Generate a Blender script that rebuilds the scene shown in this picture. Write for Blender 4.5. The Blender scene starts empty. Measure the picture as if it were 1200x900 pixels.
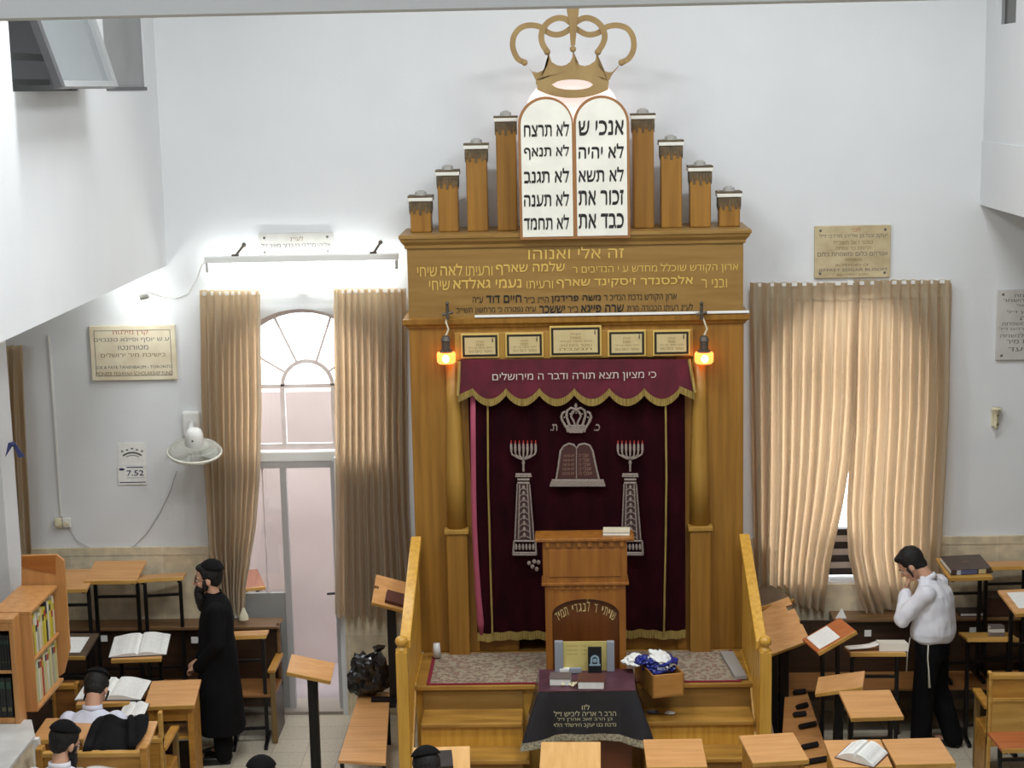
import bpy, bmesh, math, random
from mathutils import Vector, Matrix, noise
from mathutils.geometry import delaunay_2d_cdt
random.seed(7)
S = bpy.context.scene
COL = S.collection

# ---------------------------------------------------------------- camera
FPX = 2000.0
TH, PS, RO = math.radians(9.93), math.radians(1.7), math.radians(1.2)
CAM = Vector((-0.11, -15.0, 5.71))
fw = Vector((-math.sin(PS)*math.cos(TH), math.cos(PS)*math.cos(TH), -math.sin(TH)))
rr = Vector((math.cos(PS), math.sin(PS), 0)); uu = rr.cross(fw)
RV = math.cos(RO)*rr - math.sin(RO)*uu
UV = math.sin(RO)*rr + math.cos(RO)*uu
cd = bpy.data.cameras.new('camera'); cam = bpy.data.objects.new('camera', cd); COL.objects.link(cam)
M3 = Matrix((RV, UV, -fw)).transposed()
cam.matrix_world = Matrix.Translation(CAM) @ M3.to_4x4()
cd.sensor_width = 36.0; cd.lens = 36.0*FPX/1200.0; cd.clip_end = 200
S.camera = cam

# ---------------------------------------------------------------- light, sky, exposure
S.view_settings.view_transform = 'Standard'; S.view_settings.look = 'None'
S.view_settings.gamma = 1.0; S.view_settings.use_curve_mapping = False
S.view_settings.exposure = 0.0
SKY = 5.5
w = bpy.data.worlds.new('sky'); S.world = w; w.use_nodes = True
bg = w.node_tree.nodes['Background']; bg.inputs['Color'].default_value = (0.93, 0.96, 1.0, 1); bg.inputs['Strength'].default_value = SKY
def area(name, loc, sx, sy, power, color, rot=(0, 0, 0)):
    l = bpy.data.lights.new(name, 'AREA'); l.shape = 'RECTANGLE'; l.size = sx; l.size_y = sy
    l.energy = power; l.color = color
    o = bpy.data.objects.new(name, l); o.location = loc; o.rotation_euler = rot; COL.objects.link(o); return o
CEIL = 8.2
for lx, ly, pw in ((-1.9, -4.0, 140), (1.9, -4.0, 140), (-1.9, -7.6, 125), (1.9, -7.6, 125), (-1.9, -13.2, 60), (1.9, -13.2, 60)):  # pair on the camera side of the beam added to brighten its front
    area('unseen_ceiling_light', (lx, ly, CEIL-0.12), 1.6, 0.5, pw, (0.95, 0.98, 1.0))
area('unseen_ceiling_light', (-5.6, -2.6, 4.12), 1.2, 0.3, 16, (0.95, 0.98, 1.0))  # lamp added out of view to brighten the wall under the left gallery
area('unseen_gallery_light', (-5.2, -3.0, 8.0), 0.3, 1.2, 14, (0.95, 0.98, 1.0))  # unseen lamp added to lift the rails inside the gallery
# ---------------------------------------------------------------- helpers
def ray(x, y): return FPX*fw + RV*(x-600.0) - UV*(y-450.0)
def aty(x, y, Y): d = ray(x, y); return CAM + d*((Y-CAM.y)/d.y)
def atz(x, y, z): d = ray(x, y); return CAM + d*((z-CAM.z)/d.z)
def atx(x, y, X): d = ray(x, y); return CAM + d*((X-CAM.x)/d.x)
def topx(p):
    v = Vector(p)-CAM; z = v.dot(fw); return 600+FPX*v.dot(RV)/z, 450-FPX*v.dot(UV)/z
def lin(c):
    c = c/255.0
    return c/12.92 if c <= 0.04045 else ((c+0.055)/1.055)**2.4
def rgb(r, g, b): return (lin(r), lin(g), lin(b), 1)
MATS = {}
def mat(name, c, rough=0.6, c2=None, scale=(6, 6, 6), detail=4, metal=0.0, bump=0.0, bscale=60, sheen=0, trans=0, emit=None, estr=0, kind='noise', spec=0.5, coat=0, alpha=1):
    if name in MATS: return MATS[name]
    m = bpy.data.materials.new(name); m.use_nodes = True; nt = m.node_tree; N = nt.nodes; L = nt.links
    p = N['Principled BSDF']; p.inputs['Roughness'].default_value = rough; p.inputs['Metallic'].default_value = metal
    p.inputs['Specular IOR Level'].default_value = spec
    p.inputs['Base Color'].default_value = c
    if sheen: p.inputs['Sheen Weight'].default_value = sheen; p.inputs['Sheen Roughness'].default_value = 0.4
    if coat: p.inputs['Coat Weight'].default_value = coat; p.inputs['Coat Roughness'].default_value = 0.15
    if trans: p.inputs['Transmission Weight'].default_value = trans
    if alpha < 1: p.inputs['Alpha'].default_value = alpha
    if emit: p.inputs['Emission Color'].default_value = emit; p.inputs['Emission Strength'].default_value = estr
    tc = N.new('ShaderNodeTexCoord')
    if c2 is not None:
        mp = N.new('ShaderNodeMapping'); mp.inputs['Scale'].default_value = scale; L.new(tc.outputs['Object'], mp.inputs['Vector'])
        nz = N.new('ShaderNodeTexNoise'); nz.inputs['Scale'].default_value = 1.0; nz.inputs['Detail'].default_value = detail
        L.new(mp.outputs['Vector'], nz.inputs['Vector'])
        cr = N.new('ShaderNodeValToRGB'); cr.color_ramp.elements[0].position = 0.33; cr.color_ramp.elements[1].position = 0.67
        cr.color_ramp.elements[0].color = c2; cr.color_ramp.elements[1].color = c
        L.new(nz.outputs['Fac'], cr.inputs['Fac']); L.new(cr.outputs['Color'], p.inputs['Base Color'])
    if bump:
        nb = N.new('ShaderNodeTexNoise'); nb.inputs['Scale'].default_value = bscale; L.new(tc.outputs['Object'], nb.inputs['Vector'])
        b = N.new('ShaderNodeBump'); b.inputs['Strength'].default_value = bump; b.inputs['Distance'].default_value = 0.01
        L.new(nb.outputs['Fac'], b.inputs['Height']); L.new(b.outputs['Normal'], p.inputs['Normal'])
    MATS[name] = m; return m
paint = mat('white_paint', rgb(226, 228, 229), 0.85, rgb(220, 222, 224), (0.9, 0.9, 0.9), bump=0.08, bscale=35)
oak = mat('oak_veneer', rgb(160, 114, 44), 0.42, rgb(136, 94, 32), (22, 22, 1.1), 5)
oak2 = mat('oak_shaft', rgb(178, 138, 64), 0.4, rgb(162, 120, 48), (20, 20, 1.1), 5)
oakp = mat('oak_header', rgb(152, 118, 62), 0.45, rgb(138, 103, 48), (2.0, 20, 18), 5)
brnz = mat('crown_wood', rgb(160, 132, 82), 0.5, rgb(140, 112, 66), (5, 5, 5))
pine = mat('pine_varnish', rgb(222, 172, 74), 0.35, rgb(200, 148, 52), (26, 26, 2.2), 5, coat=0.3)
pinex = mat('pine_tread', rgb(196, 148, 66), 0.42, rgb(150, 108, 46), (1.5, 9, 12), 6)
beech = mat('beech_laminate', rgb(214, 160, 104), 0.38, rgb(198, 143, 86), (2.2, 26, 26), 5)
beechl = mat('beech_light', rgb(230, 184, 122), 0.38, rgb(218, 168, 104), (26, 2.4, 26), 5)
lipw = mat('lip_wood', rgb(206, 160, 84), 0.4, rgb(186, 138, 62), (3, 20, 20), 5)
redw = mat('red_laminate', rgb(190, 110, 62), 0.4, rgb(172, 94, 48), (2.2, 26, 26), 5)
brass_oak = mat('pew_oak', rgb(190, 138, 58), 0.4, rgb(160, 110, 42), (3, 18, 18), 5)
darkw = mat('dark_walnut', rgb(62, 42, 28), 0.4, rgb(44, 29, 19), (2.5, 14, 20), 5)
ledgew = mat('ledge_walnut', rgb(124, 92, 60), 0.4, rgb(100, 74, 46), (2.5, 14, 20), 5)
amudw = mat('lectern_oak', rgb(164, 106, 42), 0.38, rgb(138, 84, 30), (18, 18, 1.4), 5)
amudd = mat('lectern_panel', rgb(112, 62, 22), 0.38, rgb(92, 48, 16), (14, 14, 1.4), 5)
blackm = mat('black_steel', rgb(26, 25, 26), 0.35, metal=0.4)
stone_cap = mat('marble_cap', rgb(214, 212, 208), 0.4, rgb(196, 194, 190), (5, 5, 5))
velvet = mat('burgundy_velvet', rgb(46, 7, 15), 0.9, rgb(30, 4, 10), (7, 7, 3), sheen=0.02, spec=0.1)
velvetv = mat('valance_velvet', rgb(98, 20, 40), 0.85, rgb(78, 14, 30), (7, 7, 5), sheen=0.1)
pinkv = mat('pink_lining', rgb(166, 76, 98), 0.85, sheen=0.05)
gold_thread = mat('gold_thread', rgb(176, 152, 84), 0.6, rgb(120, 98, 44), (160, 4, 4), 2)
silver_thread = mat('silver_thread', rgb(170, 156, 146), 0.55, rgb(120, 106, 98), (120, 120, 120), 2)
gold_paint = mat('gold_paint', rgb(214, 180, 92), 0.45)
black_paint = mat('black_paint', rgb(24, 20, 18), 0.6)
grey_paint = mat('grey_letter', rgb(96, 92, 88), 0.6)
red_paint = mat('red_letter', rgb(176, 92, 70), 0.6)
brown_letter = mat('brown_letter', rgb(126, 100, 62), 0.6)
tablet_white = mat('tablet_white', rgb(236, 234, 222), 0.5, rgb(226, 224, 212), (6, 6, 6))
plaque_stone = mat('plaque_stone', rgb(236, 226, 200), 0.55, rgb(220, 206, 176), (7, 7, 7))
plaque_old = mat('plaque_old_stone', rgb(204, 188, 150), 0.55, rgb(178, 160, 122), (6, 9, 9))
plaque_grey = mat('plaque_grey_stone', rgb(206, 204, 198), 0.5, rgb(192, 190, 184), (7, 7, 7))
white_plastic = mat('white_plastic', rgb(232, 232, 228), 0.35)
ivory_plastic = mat('ivory_plastic', rgb(224, 216, 186), 0.35)
paperm = mat('paper', rgb(240, 239, 234), 0.8, rgb(230, 229, 224), (30, 30, 30))
alu = mat('white_frame_paint', rgb(246, 236, 234), 0.5, rgb(232, 220, 216), (8, 8, 8))
greydoor = mat('grey_door_panel', rgb(150, 150, 146), 0.5, rgb(140, 140, 136), (3, 3, 3))
skin = mat('skin', rgb(206, 158, 130), 0.5)
hairm = mat('black_hair', rgb(22, 18, 17), 0.7, rgb(12, 10, 10), (60, 60, 60), bump=0.5, bscale=90)
blackcloth = mat('black_cloth', rgb(21, 20, 22), 0.9, rgb(15, 15, 17), (9, 9, 9), spec=0.15)
blackvel = mat('black_velvet', rgb(17, 15, 16), 0.9, spec=0.2)
whitecloth = mat('white_shirt_cloth', rgb(232, 232, 238), 0.8, rgb(222, 222, 230), (12, 12, 12), bump=0.6, bscale=9)
bluecloth = mat('bluish_shirt_cloth', rgb(220, 222, 236), 0.8, rgb(210, 212, 228), (12, 12, 12), bump=0.6, bscale=9)
darkbook = mat('dark_book_cloth', rgb(52, 46, 46), 0.5, rgb(40, 35, 36), (30, 30, 30))

class MB:
    def __init__(s): s.bm = bmesh.new()
    def V(s, p): return s.bm.verts.new(Vector(p))
    def F(s, vs):
        try: return s.bm.faces.new(vs)
        except ValueError: return None
    def bx(s, x0, x1, y0, y1, z0, z1, M=None):
        c = [Vector((x, y, z)) for z in (z0, z1) for y in (y0, y1) for x in (x0, x1)]
        if M is not None: c = [M @ p for p in c]
        v = [s.V(p) for p in c]
        for f in ((0, 2, 3, 1), (4, 5, 7, 6), (0, 1, 5, 4), (2, 6, 7, 3), (0, 4, 6, 2), (1, 3, 7, 5)): s.F([v[i] for i in f])
        return s
    def prism(s, pts, vec):
        vec = Vector(vec); a = [s.V(p) for p in pts]; b = [s.V(Vector(p)+vec) for p in pts]; n = len(a)
        s.F(list(reversed(a))); s.F(b)
        for i in range(n): s.F([a[i], a[(i+1) % n], b[(i+1) % n], b[i]])
        return s
    def loft(s, rings, cap=True, closed=True):
        R = [[s.V(p) for p in r] for r in rings]; n = len(R[0])
        for a, b in zip(R, R[1:]):
            for i in range(n if closed else n-1): s.F([a[i], a[(i+1) % n], b[(i+1) % n], b[i]])
        if cap and closed: s.F(list(reversed(R[0]))); s.F(R[-1])
        return s
    def tube(s, pts, r, n=8, flat=None):
        pts = [Vector(p) for p in pts]; rings = []
        ref = None
        for i, p in enumerate(pts):
            t = (pts[min(i+1, len(pts)-1)]-pts[max(i-1, 0)]).normalized()
            if ref is None:
                ref = Vector((0, 0, 1)) if abs(t.z) < 0.9 else Vector((1, 0, 0))
            a = (ref - t*ref.dot(t))
            if a.length < 1e-5: a = t.orthogonal()
            a.normalize(); ref = a; b = t.cross(a)
            q = r[i] if isinstance(r, (list, tuple)) else r
            rings.append([p + a*(q*math.cos(2*math.pi*k/n)) + b*(q*math.sin(2*math.pi*k/n)) for k in range(n)])
        return s.loft(rings)
    def ell(s, c, r, n=14, m=9, M=None):
        c = Vector(c); r = Vector(r) if not isinstance(r, (int, float)) else Vector((r, r, r))
        rings = []
        for j in range(m+1):
            t = math.pi*(0.02+0.96*j/m)
            ring = []
            for k in range(n):
                a = 2*math.pi*k/n; p = c + Vector((r.x*math.sin(t)*math.cos(a), r.y*math.sin(t)*math.sin(a), -r.z*math.cos(t)))
                ring.append(M @ p if M is not None else p)
            rings.append(ring)
        return s.loft(rings)
    def lathe(s, prof, c=(0, 0, 0), n=18, M=None):
        c = Vector(c); rings = []
        for (q, z) in prof:
            ring = [c + Vector((q*math.cos(2*math.pi*k/n), q*math.sin(2*math.pi*k/n), z)) for k in range(n)]
            rings.append([M @ p for p in ring] if M is not None else ring)
        return s.loft(rings)
    def surf(s, fn, nu, nv):
        g = [[s.V(fn(i/nu, j/nv)) for i in range(nu+1)] for j in range(nv+1)]
        for j in range(nv):
            for i in range(nu): s.F([g[j][i], g[j][i+1], g[j+1][i+1], g[j+1][i]])
        return s
    def mesh(s, name, org=(0, 0, 0), smooth=False, recalc=True):
        if recalc: bmesh.ops.recalc_face_normals(s.bm, faces=s.bm.faces)
        o = Vector(org)
        if o.length: bmesh.ops.translate(s.bm, vec=-o, verts=s.bm.verts)
        if smooth:
            for f in s.bm.faces: f.smooth = True
        me = bpy.data.meshes.new(name); s.bm.to_mesh(me); s.bm.free(); return me
    def build(s, name, m, parent=None, org=None, smooth=False, bevel=0, label=None, solid=0):
        if org is None: org = parent['_org'] if (parent is not None and '_org' in parent) else (0, 0, 0)
        me = s.mesh(name, org, smooth); me.materials.append(m)
        o = bpy.data.objects.new(name, me); COL.objects.link(o)
        if parent is not None:
            o.parent = parent
            if '_org' in parent: o['_org'] = list(parent['_org'])
        if solid:
            md = o.modifiers.new('thick', 'SOLIDIFY'); md.thickness = solid; md.offset = 0
        if bevel:
            md = o.modifiers.new('bevel', 'BEVEL'); md.width = bevel; md.segments = 2; md.limit_method = 'ANGLE'; md.angle_limit = math.radians(40)
        if label: o['label'] = label
        return o
def tag(o, label, cat, group=None):
    o['label'] = label; o['category'] = cat
    if group: o['group'] = group
    return o
def thing(name, label, cat, loc=(0, 0, 0), rz=0.0, group=None, world=False):
    """an Empty at the thing's base; with world=True its parts are given in room coordinates"""
    o = bpy.data.objects.new(name, None); COL.objects.link(o); o.empty_display_size = 0.1
    o.location = loc; o.rotation_euler = (0, 0, rz); tag(o, label, cat, group)
    if world: o['_org'] = list(loc)
    return o
def one(mb, name, m, label, cat, group=None, org=(0, 0, 0), at=None, **k):
    o = mb.build(name, m, None, org=org, **k); o.location = at if at is not None else org; tag(o, label, cat, group); return o
def struct(mb, name, m, **k):
    o = mb.build(name, m, **k); o['kind'] = 'structure'; return o
def dup(root, loc=None, rz=None, label=None):
    r = root.copy(); COL.objects.link(r)
    if loc is not None: r.location = loc
    if rz is not None: r.rotation_euler = (0, 0, rz)
    if label: r['label'] = label
    for ch in list(root.children):
        c = ch.copy(); COL.objects.link(c); c.parent = r
        for g in list(ch.children):
            d = g.copy(); COL.objects.link(d); d.parent = c
    return r
def heb(t): return t[::-1]
TXC = {}
def glyphs(t, off=0.0):
    key = (t, off)
    if key in TXC: return TXC[key]
    bold = off
    c = bpy.data.curves.new('lettering', 'FONT'); c.body = t; c.size = 1; c.resolution_u = 3; c.fill_mode = 'NONE'
    o = bpy.data.objects.new('lettering', c); COL.objects.link(o); bpy.context.view_layer.update()
    dg = bpy.context.evaluated_depsgraph_get(); me = bpy.data.meshes.new_from_object(o.evaluated_get(dg))
    bpy.data.objects.remove(o); bpy.data.curves.remove(c)
    P = [v.co.to_2d() for v in me.vertices]; E = [tuple(e.vertices) for e in me.edges]; bpy.data.meshes.remove(me)
    r = delaunay_2d_cdt(P, E, [], 0, 1e-6); fs = []
    for f in r[2]:      # keep the triangles inside the letter outlines (even-odd rule)
        g = sum((r[0][q] for q in f), Vector((0, 0)))/len(f); n = 0
        for a, b in E:
            a, b = P[a], P[b]
            if (a.y > g.y) != (b.y > g.y) and g.x < a.x+(b.x-a.x)*(g.y-a.y)/(b.y-a.y): n += 1
        if n % 2: fs.append(tuple(f))
    vs = [Vector((p.x, p.y, 0)) for p in r[0]]
    if bold > 0.012:    # heavy horizontals, as in printed square letters
        k = len(vs); d = 0.045 if bold < 0.03 else 0.06
        vs2 = [Vector((v.x+d*0.4, v.y+d, 0.0008)) for v in vs]; fs = fs+[tuple(q+k for q in f) for f in fs]; vs = vs+vs2
    x0 = min(v.x for v in vs); x1 = max(v.x for v in vs); y0 = min(v.y for v in vs); y1 = max(v.y for v in vs)
    TXC[key] = (vs, fs, x0, x1, y0, y1); return TXC[key]
def put_text(mb, t, O, U, W, off=0.01):
    """lettering fitted to the parallelogram O + [0..1]U + [0..1]W"""
    vs, fs, x0, x1, y0, y1 = glyphs(t, off); O, U, W = Vector(O), Vector(U), Vector(W); NN = U.cross(W).normalized()
    q = [mb.V(O + U*((v.x-x0)/(x1-x0)) + W*((v.y-y0)/(y1-y0)) + NN*v.z) for v in vs]
    for f in fs: mb.F([q[i] for i in f])
def text_px(mb, t, xa, xb, ya, yb, Y, off=0.01):
    """a level line of lettering on the upright plane y = Y, its size read off the photo"""
    a = aty(xa, (ya+yb)/2, Y); b = aty(xb, (ya+yb)/2, Y); c = aty((xa+xb)/2, ya, Y); d = aty((xa+xb)/2, yb, Y)
    put_text(mb, t, (a.x, Y, d.z), (b.x-a.x, 0, 0), (0, 0, c.z-d.z), off)
def line_part(t, xa, xb, ya, yb, Y, off, name, m, parent):
    mb = MB(); text_px(mb, t, xa, xb, ya, yb, Y, off); return mb.build(name, m, parent)
def zpx(x, y, Y): return aty(x, y, Y).z
def xpx(x, y, Y): return aty(x, y, Y).x

# ---------------------------------------------------------------- the room
def stone_mat():
    m = bpy.data.materials.new('wainscot_stone'); m.use_nodes = True; nt = m.node_tree; N = nt.nodes; L = nt.links; p = N['Principled BSDF']
    tc = N.new('ShaderNodeTexCoord'); mp = N.new('ShaderNodeMapping'); mp.inputs['Rotation'].default_value = (math.radians(90), 0, 0)
    L.new(tc.outputs['Object'], mp.inputs['Vector'])
    br = N.new('ShaderNodeTexBrick'); br.offset = 0.0; br.inputs['Scale'].default_value = 1.0; br.inputs['Brick Width'].default_value = 0.42; br.inputs['Row Height'].default_value = 0.78
    br.inputs['Mortar Size'].default_value = 0.004; br.inputs['Color1'].default_value = rgb(218, 206, 180); br.inputs['Color2'].default_value = rgb(206, 193, 164); br.inputs['Mortar'].default_value = rgb(222, 214, 196)
    L.new(mp.outputs['Vector'], br.inputs['Vector'])
    nz = N.new('ShaderNodeTexNoise'); nz.inputs['Scale'].default_value = 9; nz.inputs['Detail'].default_value = 6; L.new(tc.outputs['Object'], nz.inputs['Vector'])
    cr = N.new('ShaderNodeValToRGB'); cr.color_ramp.elements[0].color = (0.82, 0.81, 0.79, 1); cr.color_ramp.elements[1].color = (1.08, 1.06, 1.02, 1); cr.color_ramp.elements[0].position = 0.35; cr.color_ramp.elements[1].position = 0.65
    L.new(nz.outputs['Fac'], cr.inputs['Fac'])
    mx = N.new('ShaderNodeMix'); mx.data_type = 'RGBA'; mx.blend_type = 'MULTIPLY'; mx.inputs[0].default_value = 1
    L.new(br.outputs['Color'], mx.inputs[6]); L.new(cr.outputs['Color'], mx.inputs[7]); L.new(mx.outputs[2], p.inputs['Base Color']); p.inputs['Roughness'].default_value = 0.45
    return m
stone = stone_mat()
def floor_mat():
    m = bpy.data.materials.new('terrazzo_floor'); m.use_nodes = True; nt = m.node_tree; N = nt.nodes; L = nt.links; p = N['Principled BSDF']
    tc = N.new('ShaderNodeTexCoord')
    br = N.new('ShaderNodeTexBrick'); br.offset = 0.0; br.inputs['Scale'].default_value = 1.0; br.inputs['Brick Width'].default_value = 0.3; br.inputs['Row Height'].default_value = 0.3
    br.inputs['Mortar Size'].default_value = 0.004; br.inputs['Color1'].default_value = rgb(196, 186, 166); br.inputs['Color2'].default_value = rgb(188, 178, 158); br.inputs['Mortar'].default_value = rgb(160, 150, 132)
    L.new(tc.outputs['Object'], br.inputs['Vector'])
    nz = N.new('ShaderNodeTexNoise'); nz.inputs['Scale'].default_value = 40; nz.inputs['Detail'].default_value = 4; L.new(tc.outputs['Object'], nz.inputs['Vector'])
    mx = N.new('ShaderNodeMix'); mx.data_type = 'RGBA'; mx.blend_type = 'OVERLAY'; mx.inputs[0].default_value = 0.3
    L.new(br.outputs['Color'], mx.inputs[6]); L.new(nz.outputs['Fac'], mx.inputs[7]); L.new(mx.outputs[2], p.inputs['Base Color']); p.inputs['Roughness'].default_value = 0.3
    return m
struct(MB().bx(-8.5, 8.5, -17.5, 0.36, -0.2, 0), 'floor', floor_mat())
struct(MB().bx(-8.5, 8.5, -17.5, 0.36, CEIL, CEIL+0.2), 'ceiling', paint)
WT = 0.36
def arch_wall():
    mb = MB()
    def blk(x0, x1, z0, z1): mb.bx(x0, x1, 0, WT, z0, z1)
    def arch(cx, R, zs, ztop, n=28):
        for i in range(n):
            a0, a1 = math.pi*i/n, math.pi*(i+1)/n
            p = [(cx+R*math.cos(a0), 0, zs+R*math.sin(a0)), (cx+R*math.cos(a0), 0, ztop), (cx+R*math.cos(a1), 0, ztop), (cx+R*math.cos(a1), 0, zs+R*math.sin(a1))]
            mb.prism(p, (0, WT, 0))
    blk(-8.5, -3.15, 0, 4); blk(-2.18, -1.71, 0, 2.43); blk(-1.71, 1.71, 0, 4); blk(1.71, 3.15, 0, 1.22); blk(3.15, 8.5, 0, 4); blk(-8.5, 8.5, 4, CEIL)
    arch(-2.43, 0.72, 3.07, 4); arch(2.43, 0.72, 3.07, 4)
    return mb
struct(arch_wall(), 'wall_back', paint)
struct(MB().bx(-8.7, -8.5, -17.5, 0.36, 0, CEIL), 'wall_left', paint)
struct(MB().bx(8.5, 8.7, -17.5, 0.36, 0, CEIL), 'wall_right', paint)
struct(MB().bx(-8.7, 8.7, -17.7, -17.5, 0, CEIL), 'wall_front', paint)
# stone dado along the back wall
mb = MB()
for x0, x1, z0, z1 in ((-8.5, -3.2, 0, 1.56), (-2.13, -1.45, 0, 1.56), (1.45, 1.76, 0, 1.56), (1.76, 3.1, 0, 1.2), (3.1, 8.5, 0, 1.56)): mb.bx(x0, x1, -0.03, 0, z0, z1)
struct(mb, 'wall_back_dado', stone)
mb = MB()
for x0, x1 in ((-8.5, -3.2), (-2.13, -1.45), (1.45, 1.71), (3.15, 8.5)): mb.bx(x0, x1, -0.036, 0, 1.56, 1.63)
struct(mb, 'trim_1', stone)
# galleries on both sides, with their window openings
GL, GR = -3.593, 3.565
zb = 4.2
def hole_wall(x0, x1, y0, y1, z0, z1, holes):
    mb = MB(); ys = sorted({y0, y1, *[h[0] for h in holes], *[h[1] for h in holes]})
    for a, b in zip(ys, ys[1:]):
        h = [q for q in holes if q[0] <= a+1e-6 and q[1] >= b-1e-6]
        if h: mb.bx(x0, x1, a, b, z0, h[0][2]); mb.bx(x0, x1, a, b, h[0][3], z1)
        else: mb.bx(x0, x1, a, b, z0, z1)
    return mb
HA = (-4.0, -2.5, 5.735, 7.0); HB = (-1.69, -0.38, 5.73, 7.0)
struct(hole_wall(GL-0.2, GL, -11, 0, zb, CEIL, [HA, HB]), 'wall_left_gallery', paint)
struct(MB().bx(-8.5, GL-0.2, -11, 0, zb, zb+0.2), 'ceiling_under_left_gallery', paint)
HC = (-0.95, -0.38, 6.12, 6.5)
HD = (-4.2, -1.3, 6.12, 7.0)
struct(hole_wall(GR, GR+0.2, -11, 0, 4.6, CEIL, [HC]), 'wall_right_gallery', paint)
struct(MB().bx(GR-0.012, GR, -11, -0.002, 4.6, 5.15), 'trim_2', paint)
struct(MB().bx(GR+0.2, 8.5, -11, 0, 4.6, 4.8), 'ceiling_under_right_gallery', paint)
# beam in front of the balcony
bz = aty(600, 11.5, -11).z
struct(MB().bx(-3.5, 3.5, -11.14, -11, bz, CEIL), 'trim_3', paint)
# pillar under the left gallery
struct(MB().bx(-4.95, -4.52, -2.02, -1.7, 0, zb), 'wall_left_pillar', paint)
# outside: yard, boundary wall
struct(MB().bx(-9, 9, WT, 5.5, -0.35, -0.02), 'ground_outside', mat('yard_paving', rgb(150, 138, 138), 0.9))
ow = mat('pink_render', rgb(196, 180, 173), 0.9, rgb(188, 171, 164), (2, 2, 2))
zo = aty(350, 459, 1.5).z
struct(MB().bx(-6, 0.5, 1.5, 1.8, -0.1, zo), 'wall_outside', ow)
# ---------------------------------------------------------------- windows and door
def arc_pts(cx, cz, R, Y, a0=0, a1=180, n=20): return [(cx+R*math.cos(math.radians(a0+(a1-a0)*i/n)), Y, cz+R*math.sin(math.radians(a0+(a1-a0)*i/n))) for i in range(n+1)]
def bar(mb, a, b, wd, Y, t=0.04):
    """a flat bar between two (x, z) points, standing on plane y = Y"""
    a, b = Vector((a[0], 0, a[1])), Vector((b[0], 0, b[1])); d = (b-a).normalized(); n = Vector((-d.z, 0, d.x))*(wd/2)
    mb.prism([(p.x, Y, p.z) for p in (a-n, b-n, b+n, a+n)], (0, t, 0))
def arc_band(mb, cx, cz, r0, r1, Y, t=0.04, a0=0, a1=180, n=20):
    for i in range(n):
        q = [math.radians(a0+(a1-a0)*k/n) for k in (i, i+1)]
        mb.prism([(cx+r*math.cos(a), Y, cz+r*math.sin(a)) for r, a in ((r0, q[0]), (r1, q[0]), (r1, q[1]), (r0, q[1]))], (0, t, 0))
WY = 0.14
glass = bpy.data.materials.new('window_glass'); glass.use_nodes = True
_n = glass.node_tree.nodes; _p = _n['Principled BSDF']; _g = _n.new('ShaderNodeBsdfGlossy'); _t = _n.new('ShaderNodeBsdfTransparent'); _m = _n.new('ShaderNodeMixShader'); _m.inputs[0].default_value = 0.06
_g.inputs['Roughness'].default_value = 0.05
glass.node_tree.links.new(_t.outputs[0], _m.inputs[1]); glass.node_tree.links.new(_g.outputs[0], _m.inputs[2]); glass.node_tree.links.new(_m.outputs[0], _n['Material Output'].inputs['Surface'])
def window(name, cx, zs, zbot, full, m, sash=True):
    r = thing(name, 'arched window', 'window'); r['kind'] = 'structure'
    for k in ('label', 'category'): del r[k]
    mb = MB(); arc_band(mb, cx, zs, 0.67, 0.74, WY)
    for sx in (-1, 1): bar(mb, (cx+sx*0.69, zbot), (cx+sx*0.69, zs), 0.06, WY-0.004, 0.05)
    bar(mb, (cx-0.72, zs), (cx+0.72, zs), 0.035, WY)
    bar(mb, (cx-0.72, zbot+0.025), (cx+0.72, zbot+0.025), 0.05, WY)
    arc_band(mb, cx+0.02, zs, 0.21, 0.245, WY)
    for a in (33, 68, 112, 147): bar(mb, (cx+0.02+0.23*math.cos(math.radians(a)), zs+0.23*math.sin(math.radians(a))), (cx+0.7*math.cos(math.radians(a)), zs+0.7*math.sin(math.radians(a))), 0.02, WY-0.002, 0.045)
    for sx in (-1, 1): bar(mb, (cx+0.02+sx*0.23, zbot), (cx+0.02+sx*0.23, zs), 0.04, WY-0.007, 0.056)
    mb.build('window_frame', m, r)
    mb = MB(); pts = arc_pts(cx, zs, 0.7, WY+0.02); pts = [(cx+0.7, WY+0.02, zbot)]+pts+[(cx-0.7, WY+0.02, zbot)]
    mb.prism(pts, (0, 0.005, 0)); mb.build('window_pane', glass, r)
    return r
window('window_1', -2.43, 3.07, 2.49, True, alu)
window('window_2', 2.43, 3.07, 1.25, True, mat('brown_window_frame', rgb(128, 84, 58), 0.5, rgb(104, 64, 40), (6, 6, 6)))
# the boards of the far shutters showing through the lower lights of the fan window
mb = MB().bx(-3.15, -1.71, 0.1, 0.2, 2.38, 2.47); struct(mb, 'trim_4', white_plastic, bevel=0.008)
# door: fixed left leaf, open doorway on the right
dr = thing('door_1', '', ''); dr['kind'] = 'structure'; del dr['label']; del dr['category']
DY = 0.1
mb = MB()
mb.bx(-3.15, -3.09, DY, DY+0.06, 0, 2.38); mb.bx(-2.69, -2.635, DY, DY+0.06, 0, 2.32); mb.bx(-2.22, -2.18, DY-0.02, DY+0.12, 0, 2.38); mb.bx(-3.089, -2.221, DY+0.001, DY+0.059, 2.3201, 2.379)
mb.build('door_frame', mat('door_jamb', rgb(176, 172, 170), 0.5), dr)
mb = MB().bx(-3.09, -2.69, DY+0.01, DY+0.05, 0.02, 1.14); mb.build('door_panel', greydoor, dr)
mb = MB().bx(-3.09, -2.69, DY+0.025, DY+0.03, 1.14, 2.32); mb.build('door_pane', glass, dr)
mb = MB().bx(-2.86, -2.845, DY+0.015, DY+0.045, 1.14, 2.32); mb.build('glazing_bar', mat('thin_bar', rgb(222, 206, 204), 0.6), dr)
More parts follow.
